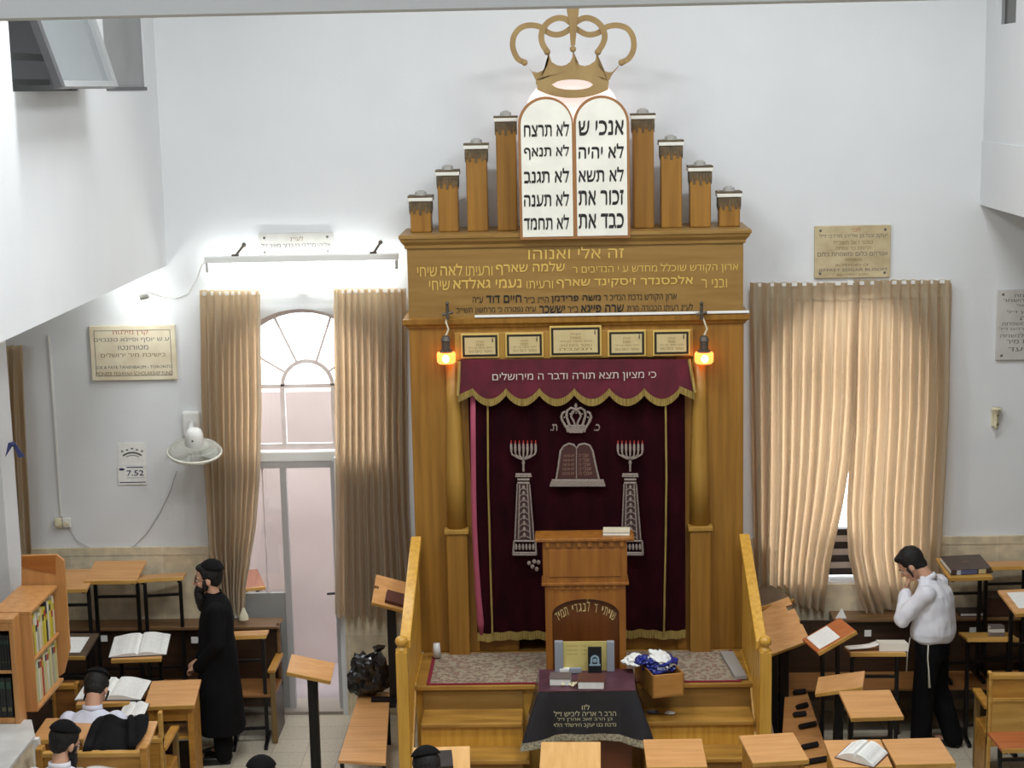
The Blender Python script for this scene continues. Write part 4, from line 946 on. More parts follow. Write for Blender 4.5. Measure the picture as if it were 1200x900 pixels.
wall_plaque('cream stone plaque with a thin border line on the far left wall', 107, 207, 381, 445, plaque_stone, [
    (heb("קרן מילגות"), R_, 0.27, 0.69, 0.07, 0.18), (heb("ע ש יוסף ופיינא טננבוים"), G, 0.05, 0.93, 0.22, 0.31), (heb("מטורונטו"), G, 0.33, 0.68, 0.36, 0.44), (heb("בישיבת מיר ירושלים"), brown_letter, 0.12, 0.88, 0.49, 0.57),
    ("JOE & FAYE TANENBAUM - TORONTO", G, 0.05, 0.95, 0.73, 0.80), ("PIONEER YESHIVAH SCHOLARSHIP FUND", brown_letter, 0.05, 0.95, 0.84, 0.91)], True, screws=False)
wall_plaque('long white plaque above the fluorescent tube', 304, 391, 272.5, 300, plaque_grey, [(heb("לעי״נ"), O_, 0.42, 0.6, 0.14, 0.34), (heb("אליהו מרדכי בן ברוך מאיר ז״ל"), B, 0.03, 0.96, 0.42, 0.66), (heb("נפטר ז שבט תשי״א"), O_, 0.2, 0.78, 0.74, 0.9)])
wall_plaque('stained beige stone plaque above the sunlit curtains', 954, 1043, 264, 325, plaque_old, [
    (heb("לזכר"), R_, 0.48, 0.6, 0.04, 0.12), (heb("יעקב צבי בן אליהו מרדכי ז״ל"), G, 0.06, 0.95, 0.15, 0.25), (heb("נפטר ז אב תשכ״ח"), O_, 0.25, 0.76, 0.29, 0.36), (heb("תרומת בני שפחה"), O_, 0.28, 0.74, 0.40, 0.46), (heb("אברהם בלום ומשפחת בלום"), G, 0.04, 0.96, 0.49, 0.58), (heb("משפחת"), O_, 0.4, 0.62, 0.63, 0.68),
    ("IN MEMORY OF", O_, 0.28, 0.72, 0.73, 0.78), ("JEFFREY EDGAR BLOOM", G, 0.05, 0.95, 0.82, 0.89), ("BELOVED SON", O_, 0.3, 0.7, 0.92, 0.96)])
wall_plaque('grey stone plaque at the far right edge of the wall', 1167, 1232, 339, 421, plaque_grey, [(heb(t), G, a, 0.95, y, y+0.055) for t, a, y in (("לזכר נשמת", 0.3, 0.05), ("מרקוה השמר", 0.1, 0.13), ("בן ישראל", 0.35, 0.2), ("רבינוביץ ז״ל", 0.18, 0.29), ("אשה", 0.42, 0.38), ("מנוחה למשפחת", 0.09, 0.45), ("זכרון אברהם ז״ל", 0.05, 0.53), ("הרוחה לנשמה", 0.07, 0.62), ("בישיבת מיר", 0.18, 0.71), ("מזרי עד", 0.22, 0.82))])
# fluorescent batten over the door window
FY = -0.17; a, b = aty(240, 304, FY), aty(467, 301, FY); fz = (a.z+b.z)/2
fl = thing('fluorescent_light', 'long white fluorescent batten with lit tube above the door window', 'lamp', ((a.x+b.x)/2, FY, fz), world=True)
MB().bx(a.x, b.x, FY-0.035, FY+0.035, fz-0.03, fz+0.03).build('housing', white_plastic, fl, bevel=0.008)
tube_m = mat('lit_tube', (1, 1, 1, 1), 0.4, emit=(0.96, 1.0, 0.98, 1), estr=30)
MB().tube([(a.x+0.04, FY+0.01, fz-0.075), (b.x-0.04, FY+0.01, fz-0.075)], 0.018, 12).build('tube', tube_m, fl, smooth=True)
for x in (a.x+0.02, b.x-0.02): MB().bx(x-0.012, x+0.012, FY-0.02, FY+0.03, fz-0.11, fz-0.03).build('tube_holder', mat('holder_grey', rgb(170, 170, 168), 0.5), fl, bevel=0.004)
for x in (a.x+0.27, b.x-0.22):
    mb = MB(); mb.tube([(x, FY, fz+0.03), (x+0.05, -0.005, fz+0.11)], 0.012); mb.ell((x+0.05, -0.01, fz+0.11), 0.02); mb.bx(x-0.03, x+0.03, FY-0.03, FY+0.03, fz+0.03, fz+0.045); mb.build('wall_bracket', iron, fl)
# bare bulb under the gallery edge, with its cable
bc = aty(157, 350, -0.35)
bl = thing('energy_saving_bulb', 'bare lit white bulb in a holder under the gallery edge', 'lamp', tuple(bc), world=True)
M = Matrix.Translation(bc) @ Matrix.Rotation(math.radians(80), 4, 'Y')
MB().lathe([(0.02, 0.05), (0.036, 0.03), (0.045, -0.02), (0.042, -0.06), (0.025, -0.085), (0.008, -0.09)], (0, 0, 0), 16, M).build('bulb', mat('lit_bulb', (1, 1, 1, 1), 0.4, emit=(0.97, 1, 0.98, 1), estr=60), bl, smooth=True)
MB().lathe([(0.018, 0.13), (0.024, 0.12), (0.026, 0.05), (0.02, 0.045)], (0, 0, 0), 12, M).build('holder', mat('holder_white', rgb(190, 188, 184), 0.5), bl)
pts = [aty(x, y, Y) for x, y, Y in ((170, 341, -0.33), (176, 343, -0.2), (190, 348, -0.05), (205, 350, -0.03), (220, 344, -0.03), (230, 328, -0.04), (236, 312, -0.12), (242, 305, -0.2))]
one(MB().tube(pts, 0.006, 6), 'cable', white_plastic, 'thin white cable looping from the bulb to the fluorescent batten', 'cable', org=tuple(pts[0]), smooth=True)
# wall fan
fc = aty(228, 527, -0.42); wm = aty(226, 497, -0.02)
fan = thing('wall_fan', 'white wall fan tipped face down beside the drawn curtain', 'fan', tuple(wm), world=True)
MB().bx(wm.x-0.09, wm.x+0.07, -0.06, 0, wm.z-0.11, wm.z+0.12).build('wall_mount', white_plastic, fan, bevel=0.02)
MB().tube([(wm.x, -0.05, wm.z+0.02), (wm.x+0.02, -0.2, wm.z-0.02), (fc.x+0.005, fc.y+0.06, fc.z+0.07)], 0.028, 10).build('arm', white_plastic, fan, smooth=True)
FM = Matrix.Translation(fc) @ Matrix.Rotation(math.radians(13), 4, 'X') @ Matrix.Rotation(math.radians(4), 4, 'Y')
MB().lathe([(0.03, 0.2), (0.062, 0.19), (0.078, 0.15), (0.085, 0.04), (0.07, 0.02)], (0, 0, 0), 20, FM).build('motor_housing', white_plastic, fan, smooth=True)
wire = mat('cage_wire', rgb(206, 206, 196), 0.4)
mb = MB(); R0 = 0.232
for k in range(72):
    a = 2*math.pi*k/72; ca, sa = math.cos(a), math.sin(a)
    mb.tube([FM @ Vector((q*ca, q*sa, z)) for q, z in ((0.07, 0.05), (0.16, 0.04), (0.22, 0.015), (R0, -0.02), (0.22, -0.05), (0.15, -0.075), (0.05, -0.085))], 0.0023, 4)
for q, z in ((0.12, 0.046), (0.19, 0.028), (0.16, -0.072), (0.1, -0.08)): mb.tube([FM @ Vector((q*math.cos(2*math.pi*k/40), q*math.sin(2*math.pi*k/40), z)) for k in range(41)], 0.003, 5)
mb.build('wire_cage', wire, fan)
MB().tube([FM @ Vector((R0*math.cos(2*math.pi*k/48), R0*math.sin(2*math.pi*k/48), -0.02)) for k in range(49)], 0.011, 8).build('cage_ring', mat('ring_white', rgb(226, 222, 210), 0.35), fan, smooth=True)
for k in range(3):
    mb = MB(); 
    def bl_(u, v, k=k):
        a = 2*math.pi*k/3+(-0.55+1.1*v)*(0.5+0.5*u); q = 0.04+0.165*u; return FM @ Vector((q*math.cos(a), q*math.sin(a), -0.03+0.05*(v-0.5)*(1-0.4*u)))
    mb.surf(bl_, 8, 8); mb.build('blade', mat('blade_grey', rgb(176, 180, 172), 0.3), fan, smooth=True, solid=0.003)
MB().ell(FM @ Vector((0.0, -0.08, 0.12)), 0.008).build('knob', blackm, fan)
# cable of the fan
pts = [aty(x, y, -0.015) for x, y in ((207, 552), (200, 575), (188, 600), (172, 625), (157, 640), (140, 645), (110, 645), (90, 634), (80, 618))]
one(MB().tube(pts, 0.004, 5), 'fan_cable', mat('cable_grey', rgb(176, 174, 170), 0.5), 'grey fan cable hanging down the wall to the socket', 'cable', org=tuple(pts[0]), smooth=True)
# conduit, socket
a, b = aty(65, 392, -0.012), aty(72, 605, -0.012)
one(MB().bx(b.x-0.011, b.x+0.011, -0.018, -0.002, b.z, a.z), 'conduit', white_plastic, 'thin white vertical conduit running down the wall to the socket', 'conduit', bevel=0.003)
sk = aty(75, 612, 0)
so_ = thing('wall_socket', 'ivory double wall socket with plugs above the stone dado', 'socket', (sk.x, -0.002, sk.z), world=True)
MB().bx(sk.x-0.075, sk.x-0.01, -0.04, -0.002, sk.z-0.045, sk.z+0.045).build('socket_box', ivory_plastic, so_, bevel=0.008)
MB().bx(sk.x-0.005, sk.x+0.07, -0.035, -0.002, sk.z-0.045, sk.z+0.045).build('socket_plate', white_plastic, so_, bevel=0.008)
for dx in (-0.042, 0.03): MB().lathe([(0.02, 0.03), (0.02, 0.07)], (0, 0, 0), 10, Matrix.Translation((sk.x+dx, 0, sk.z)) @ Matrix.Rotation(math.radians(90), 4, 'X')).build('plug', ivory_plastic, so_)
# calendars
a = aty(138, 519, -0.004); b = aty(172, 545, -0.004)
pp_ = thing('paper_notice', 'white sheet with a dark curved heading pinned above the date sheet', 'paper', ((a.x+b.x)/2, -0.002, b.z), world=True)
MB().bx(a.x, b.x, -0.005, -0.002, b.z, a.z).build('sheet', paperm, pp_)
mb = MB(); arc_band(mb, (a.x+b.x)/2, b.z-0.02, 0.13, 0.145, -0.0065, 0.001, 52, 128, 12); arc_band(mb, (a.x+b.x)/2-0.0, b.z-0.01, 0.1, 0.106, -0.0065, 0.001, 55, 125, 12)
for k in range(5): mb.ell(((a.x+b.x)/2+(k-2)*0.045, -0.006, b.z+0.13+0.012*(2-abs(k-2))), (0.012, 0.001, 0.008), 8, 4)
mb.build('print', grey_paint, pp_)
a = aty(138, 546, -0.004); b = aty(172.5, 567.5, -0.004)
pp_ = thing('date_sheet', 'white block sheet printed 7.52 under the pinned paper', 'calendar', ((a.x+b.x)/2, -0.002, b.z), world=True)
MB().bx(a.x, b.x, -0.012, -0.002, b.z, a.z).build('sheet', paperm, pp_)
mb = MB(); w_ = b.x-a.x; h_ = a.z-b.z; put_text(mb, "7.52", (a.x+0.31*w_, -0.013, b.z+0.47*h_), (0.6*w_, 0, 0), (0, 0, 0.3*h_), 0.02); mb.ell((a.x+0.14*w_, -0.012, b.z+0.82*h_), (0.028, 0.001, 0.012), 8, 4)
mb.bx(a.x+0.04*w_, b.x-0.04*w_, -0.013, -0.012, b.z+0.1*h_, b.z+0.15*h_); mb.bx(a.x+0.3*w_, b.x-0.06*w_, -0.013, -0.012, b.z+0.36*h_, b.z+0.375*h_); mb.bx(a.x+0.32*w_, b.x-0.1*w_, -0.013, -0.012, b.z+0.9*h_, b.z+0.95*h_); mb.build('print', mat('navy_ink', rgb(44, 44, 78), 0.6), pp_)
# small ceramic wall hook at the right
c = aty(1166, 488, -0.02); hk = thing('wall_bracket', 'small cream lamp bracket fixed on the right wall', 'bracket', tuple(c), world=True)
mb = MB(); mb.lathe([(0.02, -0.1), (0.012, -0.07), (0.014, 0.0), (0.03, 0.06), (0.05, 0.075), (0.05, 0.085)], (c.x, -0.06, c.z), 14); mb.build('stem', ivory_plastic, hk, smooth=True)
mb = MB(); mb.bx(c.x-0.03, c.x+0.03, -0.03, -0.002, c.z-0.09, c.z+0.05); mb.build('back_plate', ivory_plastic, hk, bevel=0.008)
for z in (-0.06, 0.02): MB().ell((c.x+0.01, -0.075, c.z+z), 0.012, 8, 6).build('screw', brown_letter, hk)
# blue ribbon round the pillar
c = aty(16, 528, -2.04)
mb = MB(); mb.prism([(c.x-0.07, c.y, c.z-0.05), (c.x-0.04, c.y, c.z+0.06), (c.x+0.0, c.y, c.z+0.07), (c.x-0.02, c.y, c.z+0.02)], (0, 0.012, 0)); mb.prism([(c.x-0.01, c.y-0.002, c.z+0.07), (c.x+0.02, c.y-0.002, c.z+0.05), (c.x+0.085, c.y-0.002, c.z-0.05), (c.x+0.035, c.y-0.002, c.z-0.06)], (0, 0.012, 0)); mb.ell((c.x, c.y, c.z+0.05), (0.025, 0.015, 0.02), 8, 6)
one(mb, 'ribbon', mat('slate_blue_ribbon', rgb(70, 78, 128), 0.7), 'small slate blue ribbon tied on the white pillar edge', 'ribbon', org=tuple(c))
# gallery windows
greyb = mat('grey_blind', rgb(150, 152, 152), 0.5, rgb(140, 142, 142), (2, 2, 2)); darkf = mat('dark_sash_frame', rgb(70, 70, 72), 0.4)
sashg = mat('sash_glass', rgb(112, 118, 120), 0.06, metal=0.0, coat=0.6)
gw = thing('window_3', '', ''); gw['kind'] = 'structure'; del gw['label']; del gw['category']
bt, tp = (GL+0.26, -3.99, 5.735), None
def sp(u, v, d=0.0):
    A = Vector((GL+0.27, -3.99, 5.745)); Bv = Vector((GL+0.27, -2.56, 5.745)); C = Vector((GL-0.02, -3.93, 6.6)); D = Vector((GL-0.02, -2.35, 6.6))
    p = (A*(1-u)+Bv*u)*(1-v)+(C*(1-u)+D*u)*v; return p+Vector((d, 0, d*0.35))
def sbar(name, u0, u1, v0, v1, m, t=0.045):
    q = [sp(u0, v0), sp(u1, v0), sp(u1, v1), sp(u0, v1)]; return MB().prism(q, (t, 0, t*0.35)).build(name, m, gw)
sbar('sash_stile', 0.0, 0.055, 0, 1, darkf); sbar('sash_stile', 0.93, 1.0, 0, 1, greyb); sbar('sash_rail', 0.055, 0.93, 0, 0.045, greyb); sbar('sash_pane', 0.055, 0.93, 0.045, 1, sashg, 0.012)
mb = MB(); mb.bx(GL-0.16, GL-0.04, -4.0, -3.96, 5.735, 7); mb.bx(GL-0.16, GL-0.04, -2.54, -2.5, 5.735, 7); mb.bx(GL-0.16, GL-0.04, -4, -2.5, 5.735, 5.775); mb.build('sash_frame', darkf, gw)
gb = thing('window_4', '', ''); gb['kind'] = 'structure'; del gb['label']; del gb['category']
MB().bx(GL-0.1, GL-0.02, HB[0], HB[1], HB[2], 7).build('blind_panel', greyb, gb)
MB().bx(GL-0.03, GL+0.004, HB[0], HB[1], HB[2], HB[2]+0.03).build('blind_rail', darkf, gb)
# interior of left gallery: back wall coloured dark for the unlit depth, pale rails
struct(MB().bx(GL-2.4, GL-2.3, -7, 0, zb+0.2, CEIL), 'wall_left_gallery_inner', mat('gallery_shade', rgb(48, 50, 54), 0.8))
mb = MB()
for z in (5.62, 5.78, 5.98): mb.bx(GL-0.72, GL-0.66, -6, -0.2, z, z+0.055)
struct(mb, 'trim_6', white_plastic)
wd_ = thing('window_5', '', ''); wd_['kind'] = 'structure'; del wd_['label']; del wd_['category']
MB().bx(GR+0.05, GR+0.1, HC[0], HC[1], HC[2], HC[3]).build('window_pane', mat('dark_pane', rgb(60, 58, 52), 0.2), wd_)
mb = MB(); mb.bx(GR+0.03, GR+0.05, HC[0], HC[0]+0.03, HC[2], HC[3]); mb.bx(GR+0.03, GR+0.05, HC[1]-0.03, HC[1], HC[2], HC[3]); mb.build('window_frame', greyb, wd_)
# ---------------------------------------------------------------- reading stands and desks
def stand(label, fl, fr, z, backpy, kind='legs', m=None, depth=0.42, base=0.0, notch=False, group='slanted reading stands', name='reading_stand', lip=True, low=0.0, postw=0.075, tilt=None, panelw=0.03):
    """a stand whose near top edge runs between two photo points at height z; the board's slope follows from the height of its far edge"""
    m = m or beech
    A, B = atz(*fl, z), atz(*fr, z); w = (B-A).length; ang = math.atan2(B.y-A.y, B.x-A.x); mid = (A+B)/2
    dirn = Vector((-math.sin(ang), math.cos(ang), 0))
    if tilt is None:
        best = None
        for k in range(-60, 121):
            t = math.radians(k/2); p = mid+dirn*depth*math.cos(t)+Vector((0, 0, depth*math.sin(t))); e = abs(topx(p)[1]-backpy)
            if best is None or e < best[0]: best = (e, t)
        t = best[1]
    else: t = math.radians(tilt)
    r = thing(name, label, 'reading stand' if name == 'reading_stand' else 'desk', (mid.x, mid.y, base), ang, group)
    h = z-base; T = 0.026; hw = w/2
    Mt = Matrix.Translation((0, 0, h)) @ Matrix.Rotation(t, 4, 'X')
    if notch:
        pts = [(-hw, 0), (hw, 0), (hw, depth*0.5), (hw-0.045, depth*0.5), (hw-0.045, depth*0.6), (hw, depth*0.6), (hw, depth), (-hw, depth), (-hw, depth*0.6), (-hw+0.045, depth*0.6), (-hw+0.045, depth*0.5), (-hw, depth*0.5)]
        MB().prism([Mt @ Vector((x, y, -T)) for x, y in pts], (Mt.to_3x3() @ Vector((0, 0, T)))).build('top', m, r, bevel=0.003)
    else: MB().bx(-hw, hw, 0, depth, -T, 0, Mt).build('top', m, r, bevel=0.004)
    if lip: MB().bx(-hw, hw, -0.012, 0.0, -T-0.006, 0.004, Mt).build('front_edge', lipw, r, bevel=0.004)
    yc = depth*math.cos(t)*0.5; zt = h+depth*math.sin(t)*0.5-T/math.cos(t)
    def under(y): return h+y*math.tan(t)-T/math.cos(t)-0.001
    if kind == 'legs':
        for s in (-1, 1):
            x = s*(hw-0.045)
            mb = MB(); mb.bx(x-0.016, x+0.016, yc-0.016, yc+0.016, 0.03, under(yc-0.016 if t > 0 else yc+0.016)); mb.bx(x-0.016, x+0.016, yc-0.2, yc+0.2, 0.0, 0.035)
            a, b = (0.03, depth*math.cos(t)-0.03); mb.prism([(x-0.016, a, under(a)-0.028), (x-0.016, b, under(b)-0.028), (x-0.016, b, under(b)), (x-0.016, a, under(a))], (0.032, 0, 0))
            mb.build('leg', blackm, r, bevel=0.003)
        MB().bx(-hw+0.05, hw-0.05, yc-0.012, yc+0.012, h*0.72 if base == 0 else h-0.22, (h*0.72 if base == 0 else h-0.22)+0.025).build('crossbar', blackm, r)
        MB().bx(-hw+0.05, hw-0.05, yc-0.012, yc+0.012, 0.12, 0.145).build('crossbar', blackm, r)
    elif kind == 'post':
        MB().bx(-postw/2, postw/2, yc-0.03, yc+0.03, 0.03, under(yc-0.03 if t > 0 else yc+0.03)).build('post', blackm, r, bevel=0.004)
        mb = MB(); mb.bx(-0.22, 0.22, yc-0.03, yc+0.03, 0, 0.035); mb.bx(-0.03, 0.03, yc-0.2, yc+0.2, 0.0, 0.034); mb.build('foot', blackm, r, bevel=0.004)
        mb = MB(); a, b = 0.05, depth*math.cos(t)-0.05
        for s in (-1, 1): mb.prism([(s*0.1-0.012, a, under(a)-0.02), (s*0.1-0.012, b, under(b)-0.02), (s*0.1-0.012, b, under(b)), (s*0.1-0.012, a, under(a))], (0.024, 0, 0))
        mb.bx(-0.11, 0.11, yc-0.012, yc+0.012, under(yc)-0.03, under(yc)-0.012); mb.build('top_bracket', blackm, r)
    else:   # wooden desk with side panels, a shelf and an apron
        a, b = 0.03, depth*math.cos(t)-0.02
        for s in (-1, 1):
            x0 = s*(hw-0.02); x1 = s*(hw-0.02-panelw)
            MB().prism([(x0, a, 0), (x0, b, 0), (x0, b, under(b)), (x0, a, under(a))], (x1-x0, 0, 0)).build('side_panel', brass_oak, r, bevel=0.004)
        MB().bx(-hw+0.05, hw-0.05, a+0.02, a+0.04, under(a)-0.13, under(a)-0.02).build('apron', brass_oak, r, bevel=0.003)
        MB().bx(-hw+0.05, hw-0.05, a+0.02, b-0.02, h*0.62, h*0.62+0.02).build('shelf', brass_oak, r, bevel=0.003)
        MB().bx(-hw+0.05, hw-0.05, b-0.03, b-0.012, 0.1, h*0.45).build('back_panel', darkw, r)
    r['_top'] = [*(r.matrix_basis @ Mt).col[0], *(r.matrix_basis @ Mt).col[1], *(r.matrix_basis @ Mt).col[2], *(r.matrix_basis @ Mt).col[3]]
    r['_d'] = depth; r['_w'] = w
    return r
def topM(r):
    'slanted top frame of a stand'
    v = list(r['_top']); return Matrix([v[i*4:i*4+4] for i in range(4)]).transposed()

STAND_OUT = True
MGREY = mat('walnut_and_shaded_top', rgb(96, 80, 64), 0.45, rgb(78, 62, 48), (3, 18, 18), 5)  # walnut of one top; also the shade colour of the half hidden one
def board_stand(label, A, B, D, m, posts, notch=False, T=0.026, base=0.0, notch_left=False):
    """a stand whose top leans both ways: A, B = ends of the lower edge, D = the far corner above B, each (photo x, photo y, height)"""
    A, B, D = atz(*A), atz(*B), atz(*D); U = B-A; w = U.length; U.normalize(); W = D-B; W -= U*W.dot(U); d = W.length; W.normalize(); Nn = U.cross(W)
    mid = (A+B)/2; c = mid+W*d/2
    r = thing('reading_stand', label, 'reading stand', (c.x, c.y, base), 0, 'slanted reading stands', world=True)
    M = Matrix((U, W, Nn)).transposed().to_4x4(); M.translation = mid; hw = w/2
    pts = [(-hw, 0), (hw, 0), (hw, d), (-hw, d)]
    if notch: pts = [(-hw, 0), (hw, 0), (hw, d*0.36), (hw-0.012, d*0.36), (hw-0.012, d*0.44), (hw, d*0.44), (hw, d*0.72), (hw-0.06, d*0.72), (hw-0.06, d*0.82), (hw, d*0.82), (hw, d), (-hw, d)]
    if notch_left: pts = [(-hw, 0), (hw, 0), (hw, d), (-hw, d), (-hw, d*0.6), (-hw+0.04, d*0.6), (-hw+0.04, d*0.5), (-hw, d*0.5)]
    MB().prism([M @ Vector((x, y, -T)) for x, y in pts], Nn*T).build('top', m, r, bevel=0.003)
    MB().bx(-hw, hw, -0.012, 0.0, -T-0.004, 0.003, M).build('front_edge', lipw, r, bevel=0.003)
    for (x, y, wd) in posts:
        p = M @ Vector((x*w, y*d, -T-0.01)); mb = MB(); mb.bx(p.x-wd/2, p.x+wd/2, p.y-0.03, p.y+0.03, base+0.03, p.z-0.05); mb.bx(p.x-0.03, p.x+0.03, p.y-0.17, p.y+0.17, base, base+0.035); mb.bx(p.x-0.2, p.x+0.2, p.y-0.03, p.y+0.03, base, base+0.034) if len(posts) == 1 else None; mb.build('post', blackm, r, bevel=0.004)
    q = M @ Vector((0, d/2, -T-0.012)); MB().bx(-0.1, 0.1, d*0.25, d*0.75, -T-0.03, -T-0.001, M).build('top_bracket', blackm, r)
    mm = M.copy(); r['_top'] = [*mm.col[0], *mm.col[1], *mm.col[2], *mm.col[3]]; r['_d'] = d; r['_w'] = w
    return r
SD = {}
SD['d1'] = stand('tall slanted reading stand standing on the left bench, nearest the bookcase', (44, 691), (102, 690), 1.44, 667, base=0.45)
SD['d2'] = stand('tall slanted reading stand on the left bench with its beech top fully in view', (98, 681), (160, 680), 1.47, 657, base=0.45)
SD['d3'] = stand('tall stand on the left bench, top tipped to the wall, nearest the man in black', (161, 679), (215, 676), 1.47, 672, base=0.45, depth=0.36)
SD['d4'] = stand('dark topped reading stand with a white sheet behind the bookcase', (48, 769), (100, 769), 0.98, 742, m=MGREY)
SD['d5'] = stand('slanted reading stand with a large open book before the left bench', (130, 773), (189, 771), 1.0, 744)
SD['ds'] = stand('thin topped stand behind the man in black in front of the left bench', (262, 746), (312, 744), 1.04, 739, depth=0.3, m=beech)
SD['m2'] = stand('slanted stand holding the large open book of the bent man in white', (89, 826), (152, 823), 0.86, 800, kind='legs')
SD['m2b'] = stand('wooden desk with bare beech top right of the bent man in white', (168, 828), (228, 826), 0.82, 797, kind='wood', name='wooden_desk', group='wooden desks', panelw=0.05)
SD['j'] = stand('wooden desk with bare beech top behind the man with the side beard', (36, 867), (98, 866), 0.93, 841, kind='wood', name='wooden_desk', group='wooden desks')
SD['jk'] = stand('slanted reading stand with a black jacket hung over it', (103, 883), (171, 882), 1.0, 845, kind='legs')
SD['l9'] = board_stand('single post reading stand with empty tilted top before the open doorway', (336, 787, 1.09), (388, 798, 1.0), (393, 777, 1.05), beech, [(0.04, 0.5, 0.08)])
SD['l10'] = board_stand('tall post stand with a dark book, standing on the low bench beside the left railing', (436, 705, 1.41), (474, 715, 1.32), (479, 683, 1.47), beech, [(0.05, 0.5, 0.075)], base=0.45, notch_left=True)
SD['r1'] = board_stand('large notched stand top on a thick black post right of the ark railing', (901, 767, 0.91), (949, 749, 1.03), (924, 699, 1.28), beech, [(-0.14, 0.5, 0.08), (0.12, 0.5, 0.08)], notch=True)
SD['r1b'] = stand('stand top coloured dark for shade, half hidden behind the large notched stand', (890, 711), (930, 702), 1.22, 690, kind='post', m=MGREY, depth=0.3, base=0.45)  # shade behind the notched stand is put into the dark top colour
SD['r2'] = board_stand('reddish stand top turned sideways with a white sheet, below the sunlit curtains', (958, 765, 1.09), (1003, 739, 1.25), (984, 723.5, 1.26), redw, [(-0.2, 0.5, 0.03), (0.2, 0.5, 0.03)])
SD['r3'] = stand('stand with nearly level top carrying a thick white book left of the man in white', (996, 765), (1062, 765), 1.0, 757, depth=0.36)
SD['r4'] = board_stand('single post stand with small turned beech top in front of the white book stand', (955, 812.5, 0.87), (1011, 805, 0.95), (1013, 786, 0.96), beech, [(-0.05, 0.5, 0.075)])
SD['r5'] = stand('slanted beech stand right in front of the standing man in the white shirt', (997, 841), (1059, 839), 0.95, 809)
SD['s1'] = stand('bottom row desk with bare top just right of the ark railing post', (882, 894), (948, 890), 1.05, 860, kind='wood', name='wooden_desk', group='bottom row desks')
SD['s2'] = stand('bottom row desk with the open white book lying on it', (977, 899), (1046, 898), 1.05, 867, kind='wood', name='wooden_desk', group='bottom row desks')
SD['s3'] = stand('bottom row desk at the right end of the row, next to the open book desk', (1050, 896), (1120, 894), 1.05, 865, kind='wood', name='wooden_desk', group='bottom row desks')
SD['c1'] = stand('bottom row light desk below the left half of the black cloth', (632, 902), (704, 902), 1.05, 869, kind='wood', m=beechl, name='wooden_desk', group='bottom row desks')
SD['c2'] = stand('bottom row desk standing before the right hand steps of the ark', (758, 899), (829, 898), 1.05, 866, kind='wood', name='wooden_desk', group='bottom row desks')
SD['c0'] = stand('bottom row light desk with a dark book under a bent dark head', (482, 909), (551, 907), 1.05, 875, kind='wood', m=beechl, name='wooden_desk', group='bottom row desks')
SD['out'] = stand('reddish topped stand outside, seen through the fixed door glass', (284, 690), (311, 687), 1.0, 668, m=mat('weathered_red_top', rgb(136, 88, 68), 0.6))
SD['t1'] = stand('tall stand on the right bench with a large dark book on its top', (1112, 677), (1163, 675.5), 1.43, 653.5, base=0.45, m=lipw)
SD['t2'] = stand('tall stand on the right bench with top tipped to the wall at the frame edge', (1157, 664.5), (1214, 663), 1.48, 657.5, base=0.45, depth=0.36)
SD['t3'] = stand('slanted stand with a white sheet at the far right edge', (1190, 719), (1252, 716), 1.28, 690)
SD['t4'] = stand('level oak topped stand with small grey books behind the standing man in white', (1133, 748), (1194, 748), 0.98, 741, depth=0.36, m=lipw)
SD['t5'] = stand('low desk with reddish top and black steel frame in front of the right oak pew', (1174, 878), (1236, 876), 0.62, 857, m=redw, depth=0.36)

def on_top(r, mb_parts, name, label, cat, u, v, rz=0.0, group=None, lift=0.002):
    """set a thing on a stand's slanted top; u, v in metres from the middle of the near edge"""
    M = topM(r) @ Matrix.Translation((u, v, lift)) @ Matrix.Rotation(math.radians(rz), 4, 'Z')
    o = bpy.data.objects.new(name, None); COL.objects.link(o); o.empty_display_size = 0.05; o.matrix_world = M; tag(o, label, cat, group)
    for pn, mb, mm, kw in mb_parts: mb.build(pn, mm, o, org=(0, 0, 0), **kw)
    return o
def sheet(): return [('sheet', MB().bx(-0.1, 0.1, -0.14, 0.14, 0, 0.002), paperm, {})]
def open_book(w=0.3, d=0.24, t=0.03, cover=None, skew=0.0):
    def pg(s):
        def f(u, v): 
            x = s*(u*w); zz = 0.006+t*(1-u)**0.6*(0.8 if u < 1 else 1)+0.012*math.sin(math.pi*min(1, u*1.3))*(1 if s > 0 else 0.6)
            if u == 0: zz -= t*0.45
            return Vector((x, (v-0.5)*d+skew*u*s, zz))
        return f
    out = []
    mb = MB()
    for s in (-1, 1):
        f = pg(s); g = [[f(i/12, j) for i in range(13)] for j in (0, 1)]
        rings = [[g[0][i], g[1][i], Vector((g[1][i].x, g[1][i].y, 0.005)), Vector((g[0][i].x, g[0][i].y, 0.005))] for i in range(13)]
        mb.loft(rings)
    out.append(('pages', mb, paperm, {'smooth': False}))
    mb = MB()
    for s in (-1, 1):
        for j in range(11):
            for c in range(2):
                yy = -d/2+0.03+j*(d-0.06)/10; xa = 0.03+c*(w-0.06)/2; f = pg(s); p = f((xa)/w, 0.5); q = f((xa+(w-0.08)/2)/w, 0.5)
                mb.prism([(s*xa, yy+skew*s*xa/w, p.z+0.001), (s*(xa+(w-0.08)/2), yy+skew*s*(xa+(w-0.08)/2)/w, q.z+0.001), (s*(xa+(w-0.08)/2), yy+0.004+skew*s*(xa+(w-0.08)/2)/w, q.z+0.001), (s*xa, yy+0.004+skew*s*xa/w, p.z+0.001)], (0, 0, 0.0004))
    out.append(('print', mb, mat('print_grey', rgb(206, 204, 200), 0.8), {}))
    out.append(('cover', MB().bx(-w-0.006, w+0.006, -d/2-0.006, d/2+0.006, 0, 0.005), cover or darkbook, {}))
    return out
